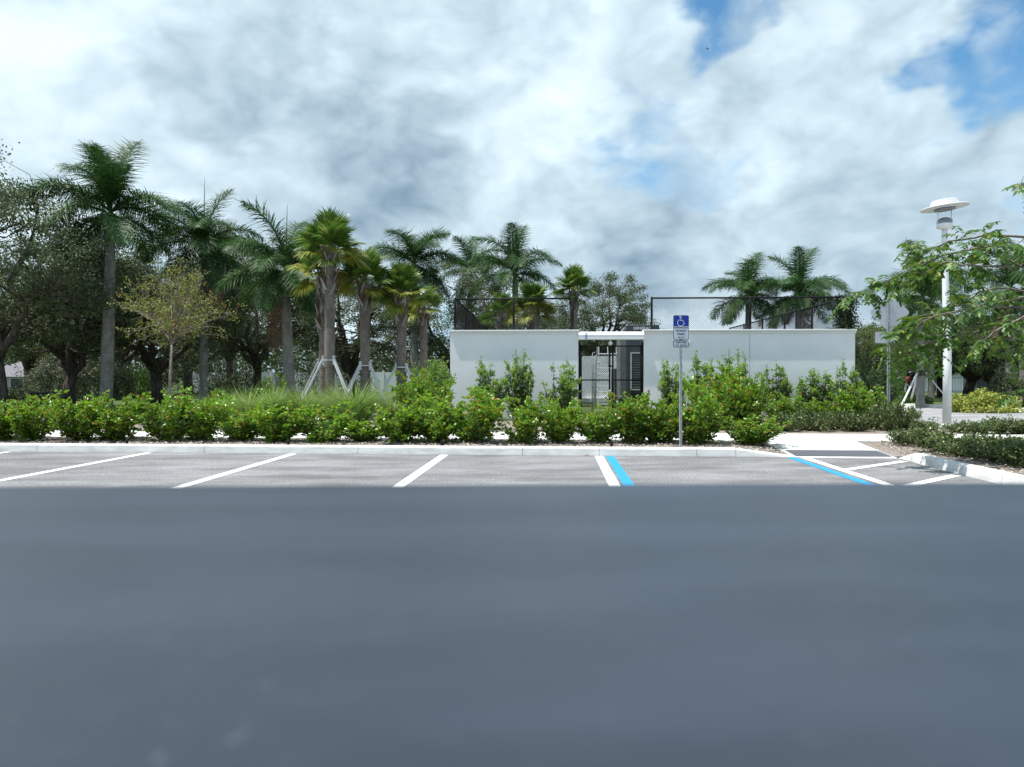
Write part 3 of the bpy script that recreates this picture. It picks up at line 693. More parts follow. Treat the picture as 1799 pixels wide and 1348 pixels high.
def oak_mesh(seed, Hh=10., Rr=5., zlow=3.0, ncl=235, per=165, leaf=.12, sig=.34, mat=M_oakleaf, fork=2.2, tr=.30):
    r = np.random.default_rng(seed); wood = MB()
    zc_ = (Hh+zlow)/2; hz = (Hh-zlow)/2
    cl = []
    while len(cl) < ncl:
        p = r.normal(size=3); p /= np.linalg.norm(p); q = p*r.uniform(.35, 1.)**.45
        lump = 1+.16*math.sin(3*math.atan2(q[1], q[0])+seed)+.10*math.sin(5*q[2]+2*seed)
        c = np.array([q[0]*Rr*lump*(1-.12*max(q[2], 0)), q[1]*Rr*lump, zc_+q[2]*hz*lump])
        if c[2] < zlow+.35*math.hypot(c[0], c[1])*-.12: continue
        cl.append(c)
    cl = np.array(cl)
    # trunk and main limbs
    bend = r.normal(size=2)*.12
    trunk = [Vector((0, 0, -.3)), Vector((bend[0]*.3, bend[1]*.3, fork*.5)), Vector((bend[0], bend[1], fork))]
    wood.tube(trunk, [tr*1.35, tr*1.02, tr*.92], 12)
    F0 = trunk[-1]; limbs = []
    nl = 7
    for i in range(nl):
        a = 6.283*i/nl+r.uniform(-.35, .35); up = r.uniform(.3, .95) if i else 1.
        tgt = Vector((math.cos(a)*Rr*.72*(1.15-up*.75), math.sin(a)*Rr*.72*(1.15-up*.75), fork+(Hh*.86-fork)*up))
        pts = []; n = 8
        for j in range(n+1):
            f = j/n; p = F0.lerp(tgt, f); p.z += math.sin(f*3.14)*.35*(1-up)-f*(1-f)*.6*(1-up); p += Vector(r.normal(size=3)*.14*(f > .05)); pts.append(p)
        rad = [tr*.62*(1-f/n)**.8+.035 for f in range(n+1)]
        pts[0] = F0-Vector((0, 0, .15)); wood.tube(pts, rad, 8); limbs += [(p, q_) for p, q_ in zip(pts[2:], rad[2:])]
    LP = np.array([list(p) for p, _ in limbs])
    for c in cl:
        i = int(np.argmin(np.linalg.norm(LP-c, axis=1)+.6*np.maximum(LP[:, 2]-c[2], 0))); s, q_ = limbs[i]; e = Vector(c); l = (e-s).length
        mid = s.lerp(e, .5)+Vector(r.normal(size=3)*.12*l); r0 = min(q_*.6, .02+.022*l)
        wood.tube([s, mid, e], [r0, r0*.65, .008], 5, False)
    P = np.repeat(cl, per, 0); n = len(P)
    sg = np.repeat(r.uniform(.6, 1.3, len(cl)), per)[:, None]*sig
    P = P+r.normal(size=(n, 3))*sg*np.array([1., 1., .62])
    A = rdirs(n, .15, r); N = rdirs(n, .8, r)
    Ln = r.uniform(.7, 1.35, n)*leaf
    V, F = leaves(P, A, N, Ln, Ln*.6)
    return wood.mesh('oak_limbs', M_bark_oak, True), mesh_np('oak_crown', V, F, mat)
OAKS = [oak_mesh(1), oak_mesh(2, ncl=250, per=160), oak_mesh(5, Rr=5.4), oak_mesh(9, ncl=210, per=150, mat=M_oakleaf2, leaf=.125)]
def oak(px, Y, topy, rad, var, label, rz=0., name='oak_tree', zlow=None, group='oak trees behind the car park'):
    h = PZ(topy, Y)-GZ; t = thing(name, label, 'tree', (PX(px, Y), Y, GZ), rz, group)
    s = (rad/5., rad/5., h/10.2)
    ob('trunk', OAKS[var][0], t, scale=s); ob('crown', OAKS[var][1], t, scale=s); return t
oak(2, 26, 292, 3.9, 0, 'large dense oak cut by the left edge of the photo', .4)
oak(118, 30.5, 415, 4.0, 1, 'oak with a dense crown behind the tallest royal palm', 1.9)
oak(275, 34, 440, 4.4, 2, 'thick trunked oak behind the sparse young tree', 2.6)
oak(448, 38, 452, 3.8, 0, 'oak with dark spreading limbs left of the spear topped royal palm', 3.5)
oak(405, 47, 392, 3.8, 3, 'tall bright oak showing above the palms at left', .8)
oak(622, 41, 476, 4.6, 1, 'oak with a low level branch behind the braced sabal palms', 4.4)
oak(800, 40, 470, 4.0, 2, 'oak directly behind the left corner of the chain link fence', 5.3)
oak(915, 45, 528, 4.4, 0, 'oak seen through the middle of the left chain link fence', 2.2)
oak(1058, 46, 486, 3.6, 1, 'oak with rounded crown above the gate lintel', 1.2)
oak(55, 47, 470, 5.5, 3, 'more distant oak low behind the left edge trees', 2.9)
oak(330, 56, 480, 5.5, 0, 'most distant oak, between the sparse tree and the slim palm trunk', 5.)
oak(205, 46, 440, 5.0, 2, 'mid distance oak behind the tallest royal palm trunk', 4.)
oak(1700, 44, 545, 5.0, 1, 'dark spreading oak behind the lamp post on the right', .5, group='oak trees at the right')
oak(1600, 50, 560, 4.0, 2, 'rounded dark oak between the road sign and lamp post', 1.5, group='oak trees at the right')
oak(1790, 50, 560, 4.4, 0, 'oak at the right edge behind the white building', 2.5, group='oak trees at the right')
oak(1748, 42, 556, 4.0, 1, 'dark oak behind the yellow green hedge at right', 3.7, group='oak trees at the right')
oak(1655, 48, 560, 4.2, 0, 'dark oak directly behind the lamp post pole', 5.1, group='oak trees at the right')
oak(1522, 40, 566, 2.6, 3, 'small oak just past the right end of the white wall', 3.2, group='oak trees at the right')

# royal palms -------------------------------------------------------------------
def royal_frond(seed, e0, bend, ln=2.7, leaf=.62, drop=.55):
    r = np.random.default_rng(seed); n = 26; pts = []; p = np.array([0., 0., 0.]); e = e0
    for i in range(n+1):
        pts.append(p.copy()); f = i/n; p = p+np.array([math.cos(e), .0, math.sin(e)])*ln/n; e = e0-bend*(f**1.25)
    pts = np.array(pts); mb = MB(); mb.tube(pts, [.035*(1-i/n)+.006 for i in range(n+1)], 5, False)
    rv = np.array(mb.v); rf = np.array(mb.f)
    m = 120; f = np.linspace(.10, .995, m); idx = f*n; i0 = np.minimum(idx.astype(int), n-1); fr_ = (idx-i0)[:, None]
    Pm = pts[i0]*(1-fr_)+pts[i0+1]*fr_; T = unit(pts[i0+1]-pts[i0])
    out = [(rv, rf)]
    for s in (-1, 1):
        side = np.array([[0., s, 0.]]); up = np.cross(side*s, T); up = up*np.sign(up[:, 2:3]+1e-6)
        el = np.where(np.arange(m) % 2 == 0, .55, -.15)[:, None]+r.normal(size=(m, 1))*.22
        fw = .45+.5*f[:, None]
        D1 = unit(side+up*el+T*fw); D2 = unit(D1+np.array([[0, 0, -drop]])*r.uniform(.6, 1.7, (m, 1)))
        prof = np.sin(np.clip(f*1.02+.06, 0, 1)*math.pi)**.55*r.uniform(.82, 1.1, m)
        V, F = strips(Pm, D1, D2, np.cross(D1, T)+1e-3, leaf*prof*.52, leaf*prof*.80, .029)
        out.append((V, F))
    V, F = cat_mesh(*out); return mesh_np('royal_frond', V, F, M_royalleaf)
RF = {'up': [royal_frond(s, R(e), R(b), l, .60, .35) for s, e, b, l in ((1, 82, 45, 2.5), (2, 74, 75, 2.6), (3, 68, 95, 2.5))],
      'mid': [royal_frond(s, R(e), R(b), l) for s, e, b, l in ((4, 48, 105, 2.7), (5, 38, 100, 2.8), (6, 28, 95, 2.7))],
      'low': [royal_frond(s, R(e), R(b), l, .60, .8) for s, e, b, l in ((7, 8, 85, 2.6), (8, -10, 70, 2.5), (9, -28, 55, 2.4))]}
DEADF = RF['low'][2].copy(); DEADF.materials[0] = leafmat('dead_frond', (.13,.085,.05), (.27,.20,.13), None, 0, .1, .8, .15)
def royal_palm(px, Y, shaft_y, tr, label, seed, group, fs=1., n=(4, 6, 5), spear=1.9, lean=0., shaft=1.15, base_px=None, plume=0, name='royal_palm'):
    r = np.random.default_rng(seed); bx = PX(base_px if base_px else px, Y); h = PZ(shaft_y, Y)-GZ; lx_ = PX(px, Y)-bx
    t = thing(name, label, 'palm tree', (bx, Y, GZ), 0, group)
    zs = [-.2, .05, .3, .8, h*.35, h*.6, h*.85, h]; rad = [tr*1.3, tr*1.22, tr*1.08, tr*1.0, tr*1.04, tr*1.0, tr*.82, tr*.72]
    MB().tube([(lx_*max(z, 0)/h, 0, z) for z in zs], rad, 14).build('trunk', M_royal, t, True)
    MB().tube([(lx_, 0, h-.01), (lx_, 0, h+shaft*.15), (lx_, 0, h+shaft*.6), (lx_, 0, h+shaft)], [tr*.73, tr*.80, tr*.62, tr*.34], 12).build('crownshaft', M_shaft, t, True)
    a = r.uniform(0, 6.28)
    for kind, cnt, dz in (('up', n[0], .05), ('mid', n[1], -.05), ('low', n[2], -.18)):
        for i in range(cnt):
            a += 2.39996+r.uniform(-.2, .2)
            ob('frond', RF[kind][r.integers(3)], t, (lx_, 0, h+shaft+dz), (r.uniform(-.1, .1), r.uniform(-.12, .12), a), fs*r.uniform(.88, 1.1))
    for a_ in {4: (-.3,), 5: (2.6,), 12: (.4,), 15: (3.4,)}.get(seed, ()): ob('dead_frond', DEADF, t, (lx_, 0, h+shaft*.25), (0, R(28), a_), fs*.95)
    for i in range(plume): ob('frond', RF['up'][0], t, (lx_, 0, h+shaft+.1), (R((-1)**i*3), 0, R(75+i*95)), fs*(1.12-.16*i))
    if spear: MB().tube([(lx_, 0, h+shaft*.8), (lx_+.03, 0, h+shaft+spear*.6), (lx_+.06, 0, h+shaft+spear)], [.035, .022, .006], 6).build('spear_leaf', M_shaft, t)
    return t
gRL = 'royal palms on the left'
royal_palm(196, 28, 424, .225, 'tallest royal palm with thick grey trunk at left', 3, gRL, 1.28, (2, 8, 7), 0, base_px=186, shaft=1.2, plume=4)
royal_palm(359, 33, 470, .17, 'slim trunked royal palm with bare spear right of the sparse tree', 4, gRL, 1.2, (4, 8, 7), 3.0, base_px=357)
royal_palm(503, 28, 523, .21, 'royal palm with pale trunk and long spear left of the braced palms', 5, gRL, 1.15, (3, 8, 8), 2.5, base_px=509)
royal_palm(728, 38, 500, .2, 'royal palm with spiky top behind the braced palms', 6, gRL, 1.15, (4, 8, 6), 1.6)
royal_palm(905, 37, 516, .2, 'royal palm with drooping star shaped crown above the left fence', 8, 'royal palms behind the enclosure', 1.15, (3, 8, 5), 2.0)
royal_palm(826, 46, 505, .2, 'royal palm half hidden in the oak behind the fence corner', 9, 'royal palms behind the enclosure', 1.05, (3, 7, 5), 1.2)
royal_palm(1314, 40, 550, .2, 'left one of the two royal palms behind the long wall', 10, 'royal palms behind the enclosure', 1.08, (3, 8, 9), 1.5)
royal_palm(1402, 38, 550, .2, 'right one of the two royal palms behind the long wall', 12, 'royal palms behind the enclosure', 1.12, (3, 9, 9), .9)
gRR = 'royal palms on the right'
royal_palm(1618, 31, 560, .16, 'braced royal palm just right of the diamond road sign', 13, gRR, 1.0, (2, 6, 6), 0, base_px=1617)
royal_palm(1636, 39, 560, .16, 'royal palm close behind the braced one by the road sign', 14, gRR, 1.0, (2, 5, 5), 0)
royal_palm(1774, 33, 545, .17, 'royal palm right of the lamp post behind the yellow green hedge', 15, gRR, 1.0, (2, 6, 6), 0)
royal_palm(1797, 36, 540, .17, 'royal palm trunk cut by the right edge of the photo', 16, gRR, 1.0, (2, 6, 6), 0)

# sabal palms -------------------------------------------------------------------
def fan_leaf(seed, droop=.5, mat=M_sabalgrn, pet=.55, rad=.60):
    r = np.random.default_rng(seed); m = 42; a = np.linspace(-2.15, 2.15, m); c, s = np.cos(a), np.sin(a)
    mb = MB(); mb.tube([(0, 0, 0), (pet*.5, 0, .03), (pet, 0, 0)], [.022, .016, .012], 4, False)
    hub = np.array([pet, 0, 0.])
    D1 = np.stack([c*.9+.1, s, .22*np.abs(s)+.05*np.cos(a*9)-.1*c], 1)
    D2 = unit(D1)+np.array([[0, 0, -droop]])*r.uniform(.7, 1.5, (m, 1))
    ln = rad*(.72+.28*np.cos(a*.75))*r.uniform(.9, 1.08, m)
    P = np.repeat(hub[None], m, 0)+np.stack([np.maximum(c, 0)*.12, 0*c, -.05*np.maximum(c, 0)], 1)
    V, F = strips(P, D1, D2, np.repeat(np.array([[0, 0, 1.]]), m, 0), ln*.58, ln*.5, .058)
    V, F = cat_mesh((np.array(mb.v), np.array(mb.f)), (V, F)); return mesh_np('fan_leaf', V, F, mat)
FANG = [fan_leaf(i, d) for i, d in ((1, .35), (2, .55), (3, .8), (4, .6))]
FANY = [fan_leaf(i, d, M_sabalyel) for i, d in ((5, .8), (6, 1.0))]
def plume_mesh(seed):
    r = np.random.default_rng(seed); n = 700; f = r.uniform(0, 1, n)
    P = np.stack([f*.95+r.normal(size=n)*.07, r.normal(size=n)*(.05+.10*f), .25*np.sin(f*2.2)-f*f*.75+r.normal(size=n)*.09], 1)
    V, F = leaves(P, rdirs(n, -.5, r), rdirs(n, 0, r), .07, .012); return mesh_np('flower_plume', V, F, M_plume)
PLM = [plume_mesh(1), plume_mesh(2)]
def sabal_trunk(h, tr, boots, seed):
    r = np.random.default_rng(seed); n = 40
    mb = MB(); mb.tube([(r.normal()*.006, r.normal()*.006, -.2+(h+.2)*i/n) for i in range(n+1)], [tr*(1.12 if i < 3 else 1.)*(1+r.normal()*.018) for i in range(n+1)], 14)
    bt = MB(); k = int(boots/.032); a = 0
    for i in range(k):
        z = h-boots+boots*i/k; a += 2.4+r.normal()*.15; rr = tr*1.0; w = .05; ln = .36
        o_ = Vector((math.cos(a), math.sin(a), 0)); s_ = Vector((-math.sin(a), math.cos(a), 0)); lean = r.uniform(.12, .40); skew = (1 if i % 2 else -1)*r.uniform(.09, .18)
        b0 = o_*rr*.92+Vector((0, 0, z-.1)); t0 = o_*(rr+lean*ln*.6)+Vector((0, 0, z+ln*.8))+s_*skew
        bt.add([b0-s_*w, b0+s_*w, b0+s_*w*.9+o_*.05, b0-s_*w*.9+o_*.05, t0-s_*w*.42, t0+s_*w*.42, t0+s_*w*.4+o_*.03, t0-s_*w*.4+o_*.03],
               [(0, 1, 5, 4), (3, 7, 6, 2), (0, 4, 7, 3), (1, 2, 6, 5), (4, 5, 6, 7)])
    return mb, bt
def sabal_palm(px, Y, heady, tr, boots, label, seed, group, nl=30, fs=1., yel=.12, plumes=0, base_px=None, brace=None):
    r = np.random.default_rng(seed); bx = PX(base_px or px, Y); h = PZ(heady, Y)-GZ
    t = thing('sabal_palm', label, 'palm tree', (bx, Y, GZ), 0, group); dx = PX(px, Y)-bx
    mb, bt = sabal_trunk(h, tr, boots, seed)
    mb.build('trunk', M_sabal, t, True).rotation_euler = (0, math.atan2(dx, h), 0)
    if boots: tag(bt.build('leaf_bases', M_boot, t), kind='stuff').rotation_euler = (0, math.atan2(dx, h), 0)
    a = r.uniform(0, 6.28)
    for i in range(nl):
        f = i/(nl-1); a += 2.39996+r.uniform(-.15, .15); el = R(88)-R(30)*f-R(72)*f**2.2+r.normal()*.10
        me = FANY[r.integers(2)] if (f > .72 and r.uniform() < yel*3.2) else FANG[r.integers(4)]
        ob('fan_leaf', me, t, (dx, 0, h+.10-.22*f), (r.normal()*.35, -el, a), fs*r.uniform(.85, 1.12))
    for i in range(plumes): tag_stuff('flower_plume', PLM[i % 2], t, (dx, 0, h-.10), (0, R(-15+r.uniform(-15, 25)), r.uniform(0, 6.28)), fs*r.uniform(.9, 1.2))
    if brace:
        zt, spread, angs = brace
        for a in angs:
            A_ = Vector((math.cos(a)*spread, math.sin(a)*spread, 0)); B_ = Vector((math.cos(a)*(tr+.03), math.sin(a)*(tr+.03), zt)); d = B_-A_
            m_ = MB().bbox((0, 0, d.length/2), (.055, .11, d.length), .004).build('brace', M_wood, t); m_.location = A_; m_.rotation_euler = d.to_track_quat('Z', 'X').to_euler()
        bm_ = MB()
        for a in angs: bm_.box((math.cos(a)*(tr+.022), math.sin(a)*(tr+.022), zt-.02), (.05, .09, .3), Matrix.Rotation(a, 3, 'Z'))
        bm_.build('brace_batten', M_wood, t); MB().lathe([(tr+.05, zt-.03), (tr+.05, zt)], 16).build('brace_strap', M_alu, t)
    return t
gS = 'sabal palms left of the enclosure'
sabal_palm(581, 22.5, 447, .165, 1.25, 'tallest braced sabal palm, frontmost left of the white wall', 21, gS, 34, 1.0, .12, 0, 578, (1.9, 1.1, (R(200), R(335), R(85))))
sabal_palm(569, 24.2, 482, .165, 2.0, 'sabal palm with shaggy trunk right behind the tallest one', 22, gS, 26, .95, .35, 1, 569, (1.85, 1.05, (R(190), R(300), R(60))))
sabal_palm(641, 24.0, 500, .17, .85, 'sabal palm with yellow flower stalks, second trunk group from left', 23, gS, 30, .95, .15, 4, 642, (1.75, 1.05, (R(195), R(222), R(335), R(95))))
sabal_palm(706, 24.5, 527, .17, .85, 'sabal palm beside the bright green bush, with flower stalks', 24, gS, 30, .98, .12, 3, 705, (1.7, 1.05, (R(200), R(340), R(80))))
sabal_palm(744, 29.0, 545, .16, .6, 'short sabal palm with drooping yellowing leaves beside the fence corner', 25, gS, 22, .85, .5, 1)
gS2 = 'sabal palms inside and behind the enclosure'
sabal_palm(938, 33, 545, .18, 1.6, 'bushy sabal palm with flower stalks inside the left fence', 26, gS2, 30, 1.05, .35, 5)
sabal_palm(1008, 34, 512, .17, 1.0, 'sabal palm with round green head at the gate end of the left fence', 27, gS2, 34, .92, .05, 0)
sabal_palm(882, 31, 556, .15, .8, 'small sabal palm inside the left fence near its corner', 28, gS2, 14, .8, .1, 0)

# braces of the palm by the road sign
tb = [o for o in C.objects if o.get('label', '').startswith('braced royal palm')][0]
for a in (R(205), R(330), R(80)):
    A_ = Vector((math.cos(a)*1.3, math.sin(a)*1.3, 0)); B_ = Vector((math.cos(a)*.19, math.sin(a)*.19, 1.55)); d = B_-A_
    m_ = MB().bbox((0, 0, d.length/2), (.04, .085, d.length), .004).build('brace', M_wood, tb); m_.location = A_; m_.rotation_euler = d.to_track_quat('Z', 'X').to_euler()
MB().lathe([(.20, 1.4), (.21, 1.42), (.21, 1.62), (.20, 1.64)], 14).build('brace_collar', M_bark_oak, tb)

# shrubs --------------------------------------------------------------------------
def shrub_mesh(seed, w, h, nst, nleaf, lf, mat, up=.6, hexa=True, wl=.72, core=.15, side=6, mat2=None, tipfrac=.22, flare=1.0, spire=False, shoots=0):
    """many flaring stems with side twigs; leaves sit along them"""
    r = np.random.default_rng(seed); wood = MB(); sites = []; dirs = []; tf = []
    for i in range(nst):
        a = r.uniform(0, 6.283); rr = (r.uniform(.1, 1.)**.6); hh = h*(1-(.38 if not spire else .5)*rr*rr)*r.uniform(.78, 1.08)
        tip = np.array([math.cos(a)*w*.5*rr*flare, math.sin(a)*w*.5*rr*flare, hh]); b = np.array([math.cos(a)*.06, math.sin(a)*.06, 0])
        mid = (b+tip)/2+np.array([math.cos(a)*w*.08*rr, math.sin(a)*w*.08*rr, -.02])+r.normal(size=3)*.03*w
        pts = [b*(1-f)**2+2*mid*f*(1-f)+tip*f*f for f in np.linspace(0, 1, 7)]; wood.tube(pts, [.011*(1-j/7)+.003 for j in range(7)], 4, False)
        T = (tip-b)/np.linalg.norm(tip-b)
        if i < shoots: tip = tip+(T*.6+np.array([0, 0, .5]))*r.uniform(.10, .32)
        for f in np.linspace(core, 1., 16):
            p = b*(1-f)**2+2*mid*f*(1-f)+tip*f*f; sites.append(p); dirs.append(T); tf.append(f)
        for j in range(side):
            f0 = r.uniform(core, .95); p = b*(1-f0)**2+2*mid*f0*(1-f0)+tip*f0*f0; dd = rdirs(1, .55, r)[0]; l = r.uniform(.10, .26)*min(w, 1.2)*(1.25-f0*.6)
            for f in np.linspace(.25, 1, 6): sites.append(p+dd*l*f); dirs.append(dd); tf.append(f0*.8+.2*f)
            wood.tube([p, p+dd*l], [.004, .002], 3, False)
    S = np.array(sites); D = np.array(dirs); tf = np.array(tf); i = r.integers(0, len(S), nleaf)
    P = S[i]+r.normal(size=(nleaf, 3))*.022; P[:, 2] = np.maximum(P[:, 2], .03)
    A = unit(D[i]*.55+rdirs(nleaf, up, r)*1.0); N = rdirs(nleaf, .9, r); Ln = lf*r.uniform(.65, 1.25, nleaf)
    young = tf[i] > 1-tipfrac
    young &= P[:, 2] > h*.45
    wm = wood.mesh('shrub_stems', M_stem)
    V, F = leaves(P, A, N, Ln, Ln*wl, hexa)
    if mat2 is None: return wm, mesh_np('shrub_foliage', V, F, mat)
    return wm, mesh_np('shrub_foliage', V, F, None, False, (mat, mat2), np.repeat(young.astype(int), 2))
def shrub(name, ms, loc, label, cat, group, rz, s):
    t = thing(name, label, cat, loc, rz, group); k = s if hasattr(s, '__len__') else (s, s, s)
    ob('stems', ms[0], t, scale=k); ob('foliage', ms[1], t, scale=k)
    return t
COCO = [shrub_mesh(30+i, 1.25, 1.02, 26, 3900, .066, M_coco, side=8, mat2=M_cocoy, tipfrac=.32, shoots=12) for i in range(5)]
front = [ # image column, width m, top row, label
 (8, 1.2, 705, 'reddish tipped cocoplum shrub at the left edge of the front row'), (62, 1.15, 700, 'low loose cocoplum shrub, second in the front row from the left'),
 (140, 1.2, 690, 'cocoplum shrub in front of the thick palm trunk, left side'), (205, 1.25, 692, 'cocoplum shrub in front of the tallest royal palm trunk, right side'),
 (290, 1.25, 686, 'cocoplum shrub below the sparse young tree'), (352, 1.15, 688, 'cocoplum shrub in front of the slim palm trunk'),
 (425, 1.0, 718, 'low cocoplum shrub in front of the left grass clump'), (490, 1.2, 694, 'cocoplum shrub in front of the spear topped palm'),
 (566, 1.15, 706, 'cocoplum shrub in front of the tallest braced sabal palm'), (640, .95, 736, 'low cocoplum shrub in front of the largest grass clump'),
 (706, 1.3, 690, 'cocoplum shrub in front of the bright green bush'), (765, 1.1, 712, 'lower cocoplum shrub just left of the white wall corner'),
 (828, 1.35, 684, 'full cocoplum shrub in front of the left end of the white wall'), (922, 1.15, 700, 'cocoplum shrub standing alone in front of the short wall'),
 (985, 1.0, 698, 'narrow cocoplum shrub at the left side of the gate'), (1052, .95, 712, 'low cocoplum shrub in front of the left gate leaf'),
 (1112, 1.2, 686, 'full dark cocoplum shrub in front of the right gate leaf'), (1158, 1.2, 690, 'cocoplum shrub just left of the parking sign post'),
 (1225, 1.25, 690, 'cocoplum shrub just right of the parking sign post'), (1322, 1.1, 728, 'small bright cocoplum shrub at the right end of the front row')]
for i, (px, w, ty, lab) in enumerate(front):
    Y = 14.62-PX(px, 14.3)*.063+rs.uniform(-.12, .12); k = Y/1248; h = PZ(ty, Y)-GZ
    shrub('cocoplum_shrub', COCO[i % 5], (PX(px, Y), Y, GZ), lab, 'shrub', 'front row of cocoplum shrubs', rs.uniform(0, 6.28), (w/1.25*(1.28 if px < 900 else 1.12), w/1.25*1.02, h/1.17*rs.uniform(.9, 1.12)))
second = [(1262, 18.3, 1.7, 652, 'cocoplum shrub behind the pavement right of the parking sign'), (1312, 18.4, 1.6, 672, 'cocoplum shrub behind the small bright one at the row end'),
          (1508, 18.6, 1.2, 680, 'bright cocoplum shrub at the right corner of the white wall'), (742, 18.6, 1.5, 662, 'cocoplum shrub at the foot of the bright green bush'),
          (1385, 19.5, 1.3, 698, 'cocoplum shrub low in front of the long wall'), (1452, 19.6, 1.3, 704, 'dark cocoplum shrub low before the right end of the long wall')]
for i, (px, Y, w, ty, lab) in enumerate(second):
    h = PZ(ty, Y)-GZ; shrub('cocoplum_shrub', COCO[(i+2) % 5], (PX(px, Y), Y, GZ), lab, 'shrub', 'cocoplum shrubs behind the pavement', i*1.3, (w/1.25, w/1.25, h/1.03))
PODO = [shrub_mesh(50+i, 1.0, 1.95, 24, 8500, .068, M_podo, up=.7, hexa=False, wl=.42, core=.10, side=10, mat2=M_podoy, tipfrac=.24, spire=True) for i in range(4)]
wallsh = [(857, 22.2, 1.0, 628, 'left of the three slim shrubs against the short white wall'), (912, 22.3, 1.05, 614, 'middle of the three slim shrubs against the short white wall'),
          (985, 22.0, 1.0, 630, 'right of the three slim shrubs against the short white wall, beside the gate'), (1178, 21.8, .75, 618, 'slim pale tipped shrub just left of the parking sign plate'),
          (1236, 22.0, 1.1, 618, 'slim shrub right of the parking sign against the long wall'), (1292, 21.8, 1.15, 614, 'tallest slim shrub with yellow green top against the long wall'),
          (1362, 22.2, 1.0, 636, 'slim dark shrub in the middle of the long wall'), (1430, 22.0, 1.05, 638, 'slim shrub with pale top in the right half of the long wall'),
          (1487, 22.1, .95, 632, 'slim shrub at the right end of the long wall')]
for i, (px, Y, w, ty, lab) in enumerate(wallsh):
    h = PZ(ty, Y)-GZ; shrub('wall_shrub', PODO[i % 4], (PX(px, Y), Y, GZ), lab, 'shrub', 'slim shrubs against the white walls', i*1.7, (w*1.25, w*1.1, h/1.95))
bb = shrub_mesh(70, 1.5, 2.1, 46, 15000, .06, M_podo, up=.7, hexa=False, wl=.5, core=.04, side=14, mat2=M_podoy, tipfrac=.42)
Y = 20.2; shrub('bush', bb, (PX(760, Y), Y, GZ), 'dense bush with bright yellow green top left of the white wall', 'bush', None, 0., (1.02, 1.0, (PZ(624, Y)-GZ)/2.1))
bb2 = shrub_mesh(71, 2.4, 2.2, 40, 13000, .07, M_podo, up=.6, hexa=False, wl=.5, core=.05, side=14)
Y = 23.5; shrub('bush', bb2, (PX(1533, Y), Y, GZ), 'dark bush between the white wall end and the road sign', 'bush', None, 1., (.95, .95, (PZ(620, Y)-GZ)/2.2))
# low shrubs
LOW = [shrub_mesh(80+i, .95, .40, 24, 1500, .05, M_low, up=.7, hexa=True, wl=.55, core=.12, side=6) for i in range(4)]
lowpts = []
for row, (off, step, n, j) in enumerate(((7.85, .72, 8, 0), (8.55, .74, 8, .3), (9.25, .78, 7, .1), (9.9, .8, 7, .35), (10.7, .85, 6, .2))):
    for q in range(n):
        p = L(off+rs.uniform(-.12, .12), 1.35-j-q*step+rs.uniform(-.1, .1)); 
        if p.x < .735*p.y+.2: lowpts.append((p, row))
rows_ = {0: 'kerb side row', 1: 'second row from the kerb', 2: 'third row from the kerb', 3: 'fourth row from the kerb', 4: 'row farthest from the kerb'}
cnt = {}
for i, (p, row) in enumerate(lowpts):
    cnt[row] = cnt.get(row, 0)+1
    shrub('low_shrub', LOW[i % 4], (p.x, p.y, GZ), f'{ORD[cnt[row]]} low shrub from the back in the {rows_[row]}, right island bed', 'shrub', 'low shrubs of the right island bed', rs.uniform(0, 6.28), (rs.uniform(.95, 1.2), rs.uniform(.95, 1.2), rs.uniform(.58, .9)*(1. if row < 2 else .8)))
for i, px in enumerate((1378, 1408, 1440, 1470, 1502, 1530, 1558, 1585)):
    Y = 17.75+.5*(i % 2)+rs.uniform(-.1, .1)
    shrub('low_shrub', LOW[i % 4], (PX(px, Y), Y, GZ), f'{ORD[i+1]} low shrub from the left in the strip behind the pavement', 'shrub', 'low shrubs behind the pavement', i*1.1, (1.1, 1.1, rs.uniform(.95, 1.5)*(1.5 if px > 1540 else 1)))
for i, px in enumerate((1625, 1692, 1722, 1754, 1786)):
    Y = 16.9+.3*(i % 2)
    shrub('low_shrub', LOW[(i+1) % 4], (PX(px, Y), Y, GZ), f'{ORD[i+1]} low shrub from the left in the strip around the lamp post', 'shrub', 'low shrubs around the lamp post', i*1.9, (1.0, 1.0, rs.uniform(.6, .9)))
# grasses
def grass_mesh(seed, h, n=1100, spread=1.0):
    r = np.random.default_rng(seed); a = r.uniform(0, 6.283, n); o = r.uniform(0, 1, n)**.7
    O = np.stack([np.cos(a), np.sin(a), 0*a], 1); P = O*(.16*np.sqrt(r.uniform(0, 1, n)))[:, None]
    D1 = O*(.12+.55*o[:, None]*spread)+np.array([[0, 0, 1.]])+r.normal(size=(n, 3))*.08; D2 = unit(D1)*.75+O*(.45+.5*o[:, None])*spread+np.array([[0, 0, -.32]])*o[:, None]
    ln = h*r.uniform(.6, 1.12, n); V, F = strips(P, D1, D2, O, ln*.55, ln*.55, .010)
    return mesh_np('grass_blades', V, F, M_grass)
GR = [grass_mesh(1, 1.15), grass_mesh(2, 1.05, 900, 1.15), grass_mesh(3, 1.2, 800, .8)]
for i, (px, Y, ty, w, lab) in enumerate(((622, 17.9, 672, 1.3, 'largest fountain grass clump in front of the braced sabal palms'), (436, 18.4, 672, 1.25, 'fountain grass clump below the oak with dark limbs'),
        (532, 19.0, 684, 1.2, 'fountain grass clump left of the tallest sabal palm'), (480, 19.4, 682, 1.1, 'fountain grass clump below the spear topped palm'),
        (690, 19.2, 684, 1.1, 'fountain grass clump at the foot of the sabal palm by the bright bush'), (395, 19.3, 696, .9, 'small fountain grass clump right of the slim palm'), (574, 20.6, 690, 1.0, 'fountain grass clump at the base of the tallest sabal palm'))):
    t = thing('fountain_grass', lab, 'grass clump', (PX(px, Y), Y, GZ), i*1.2, 'fountain grass clumps'); h = PZ(ty, Y)-GZ
    ob('blades', GR[i % 3], t, scale=(w, w, h/1.0))
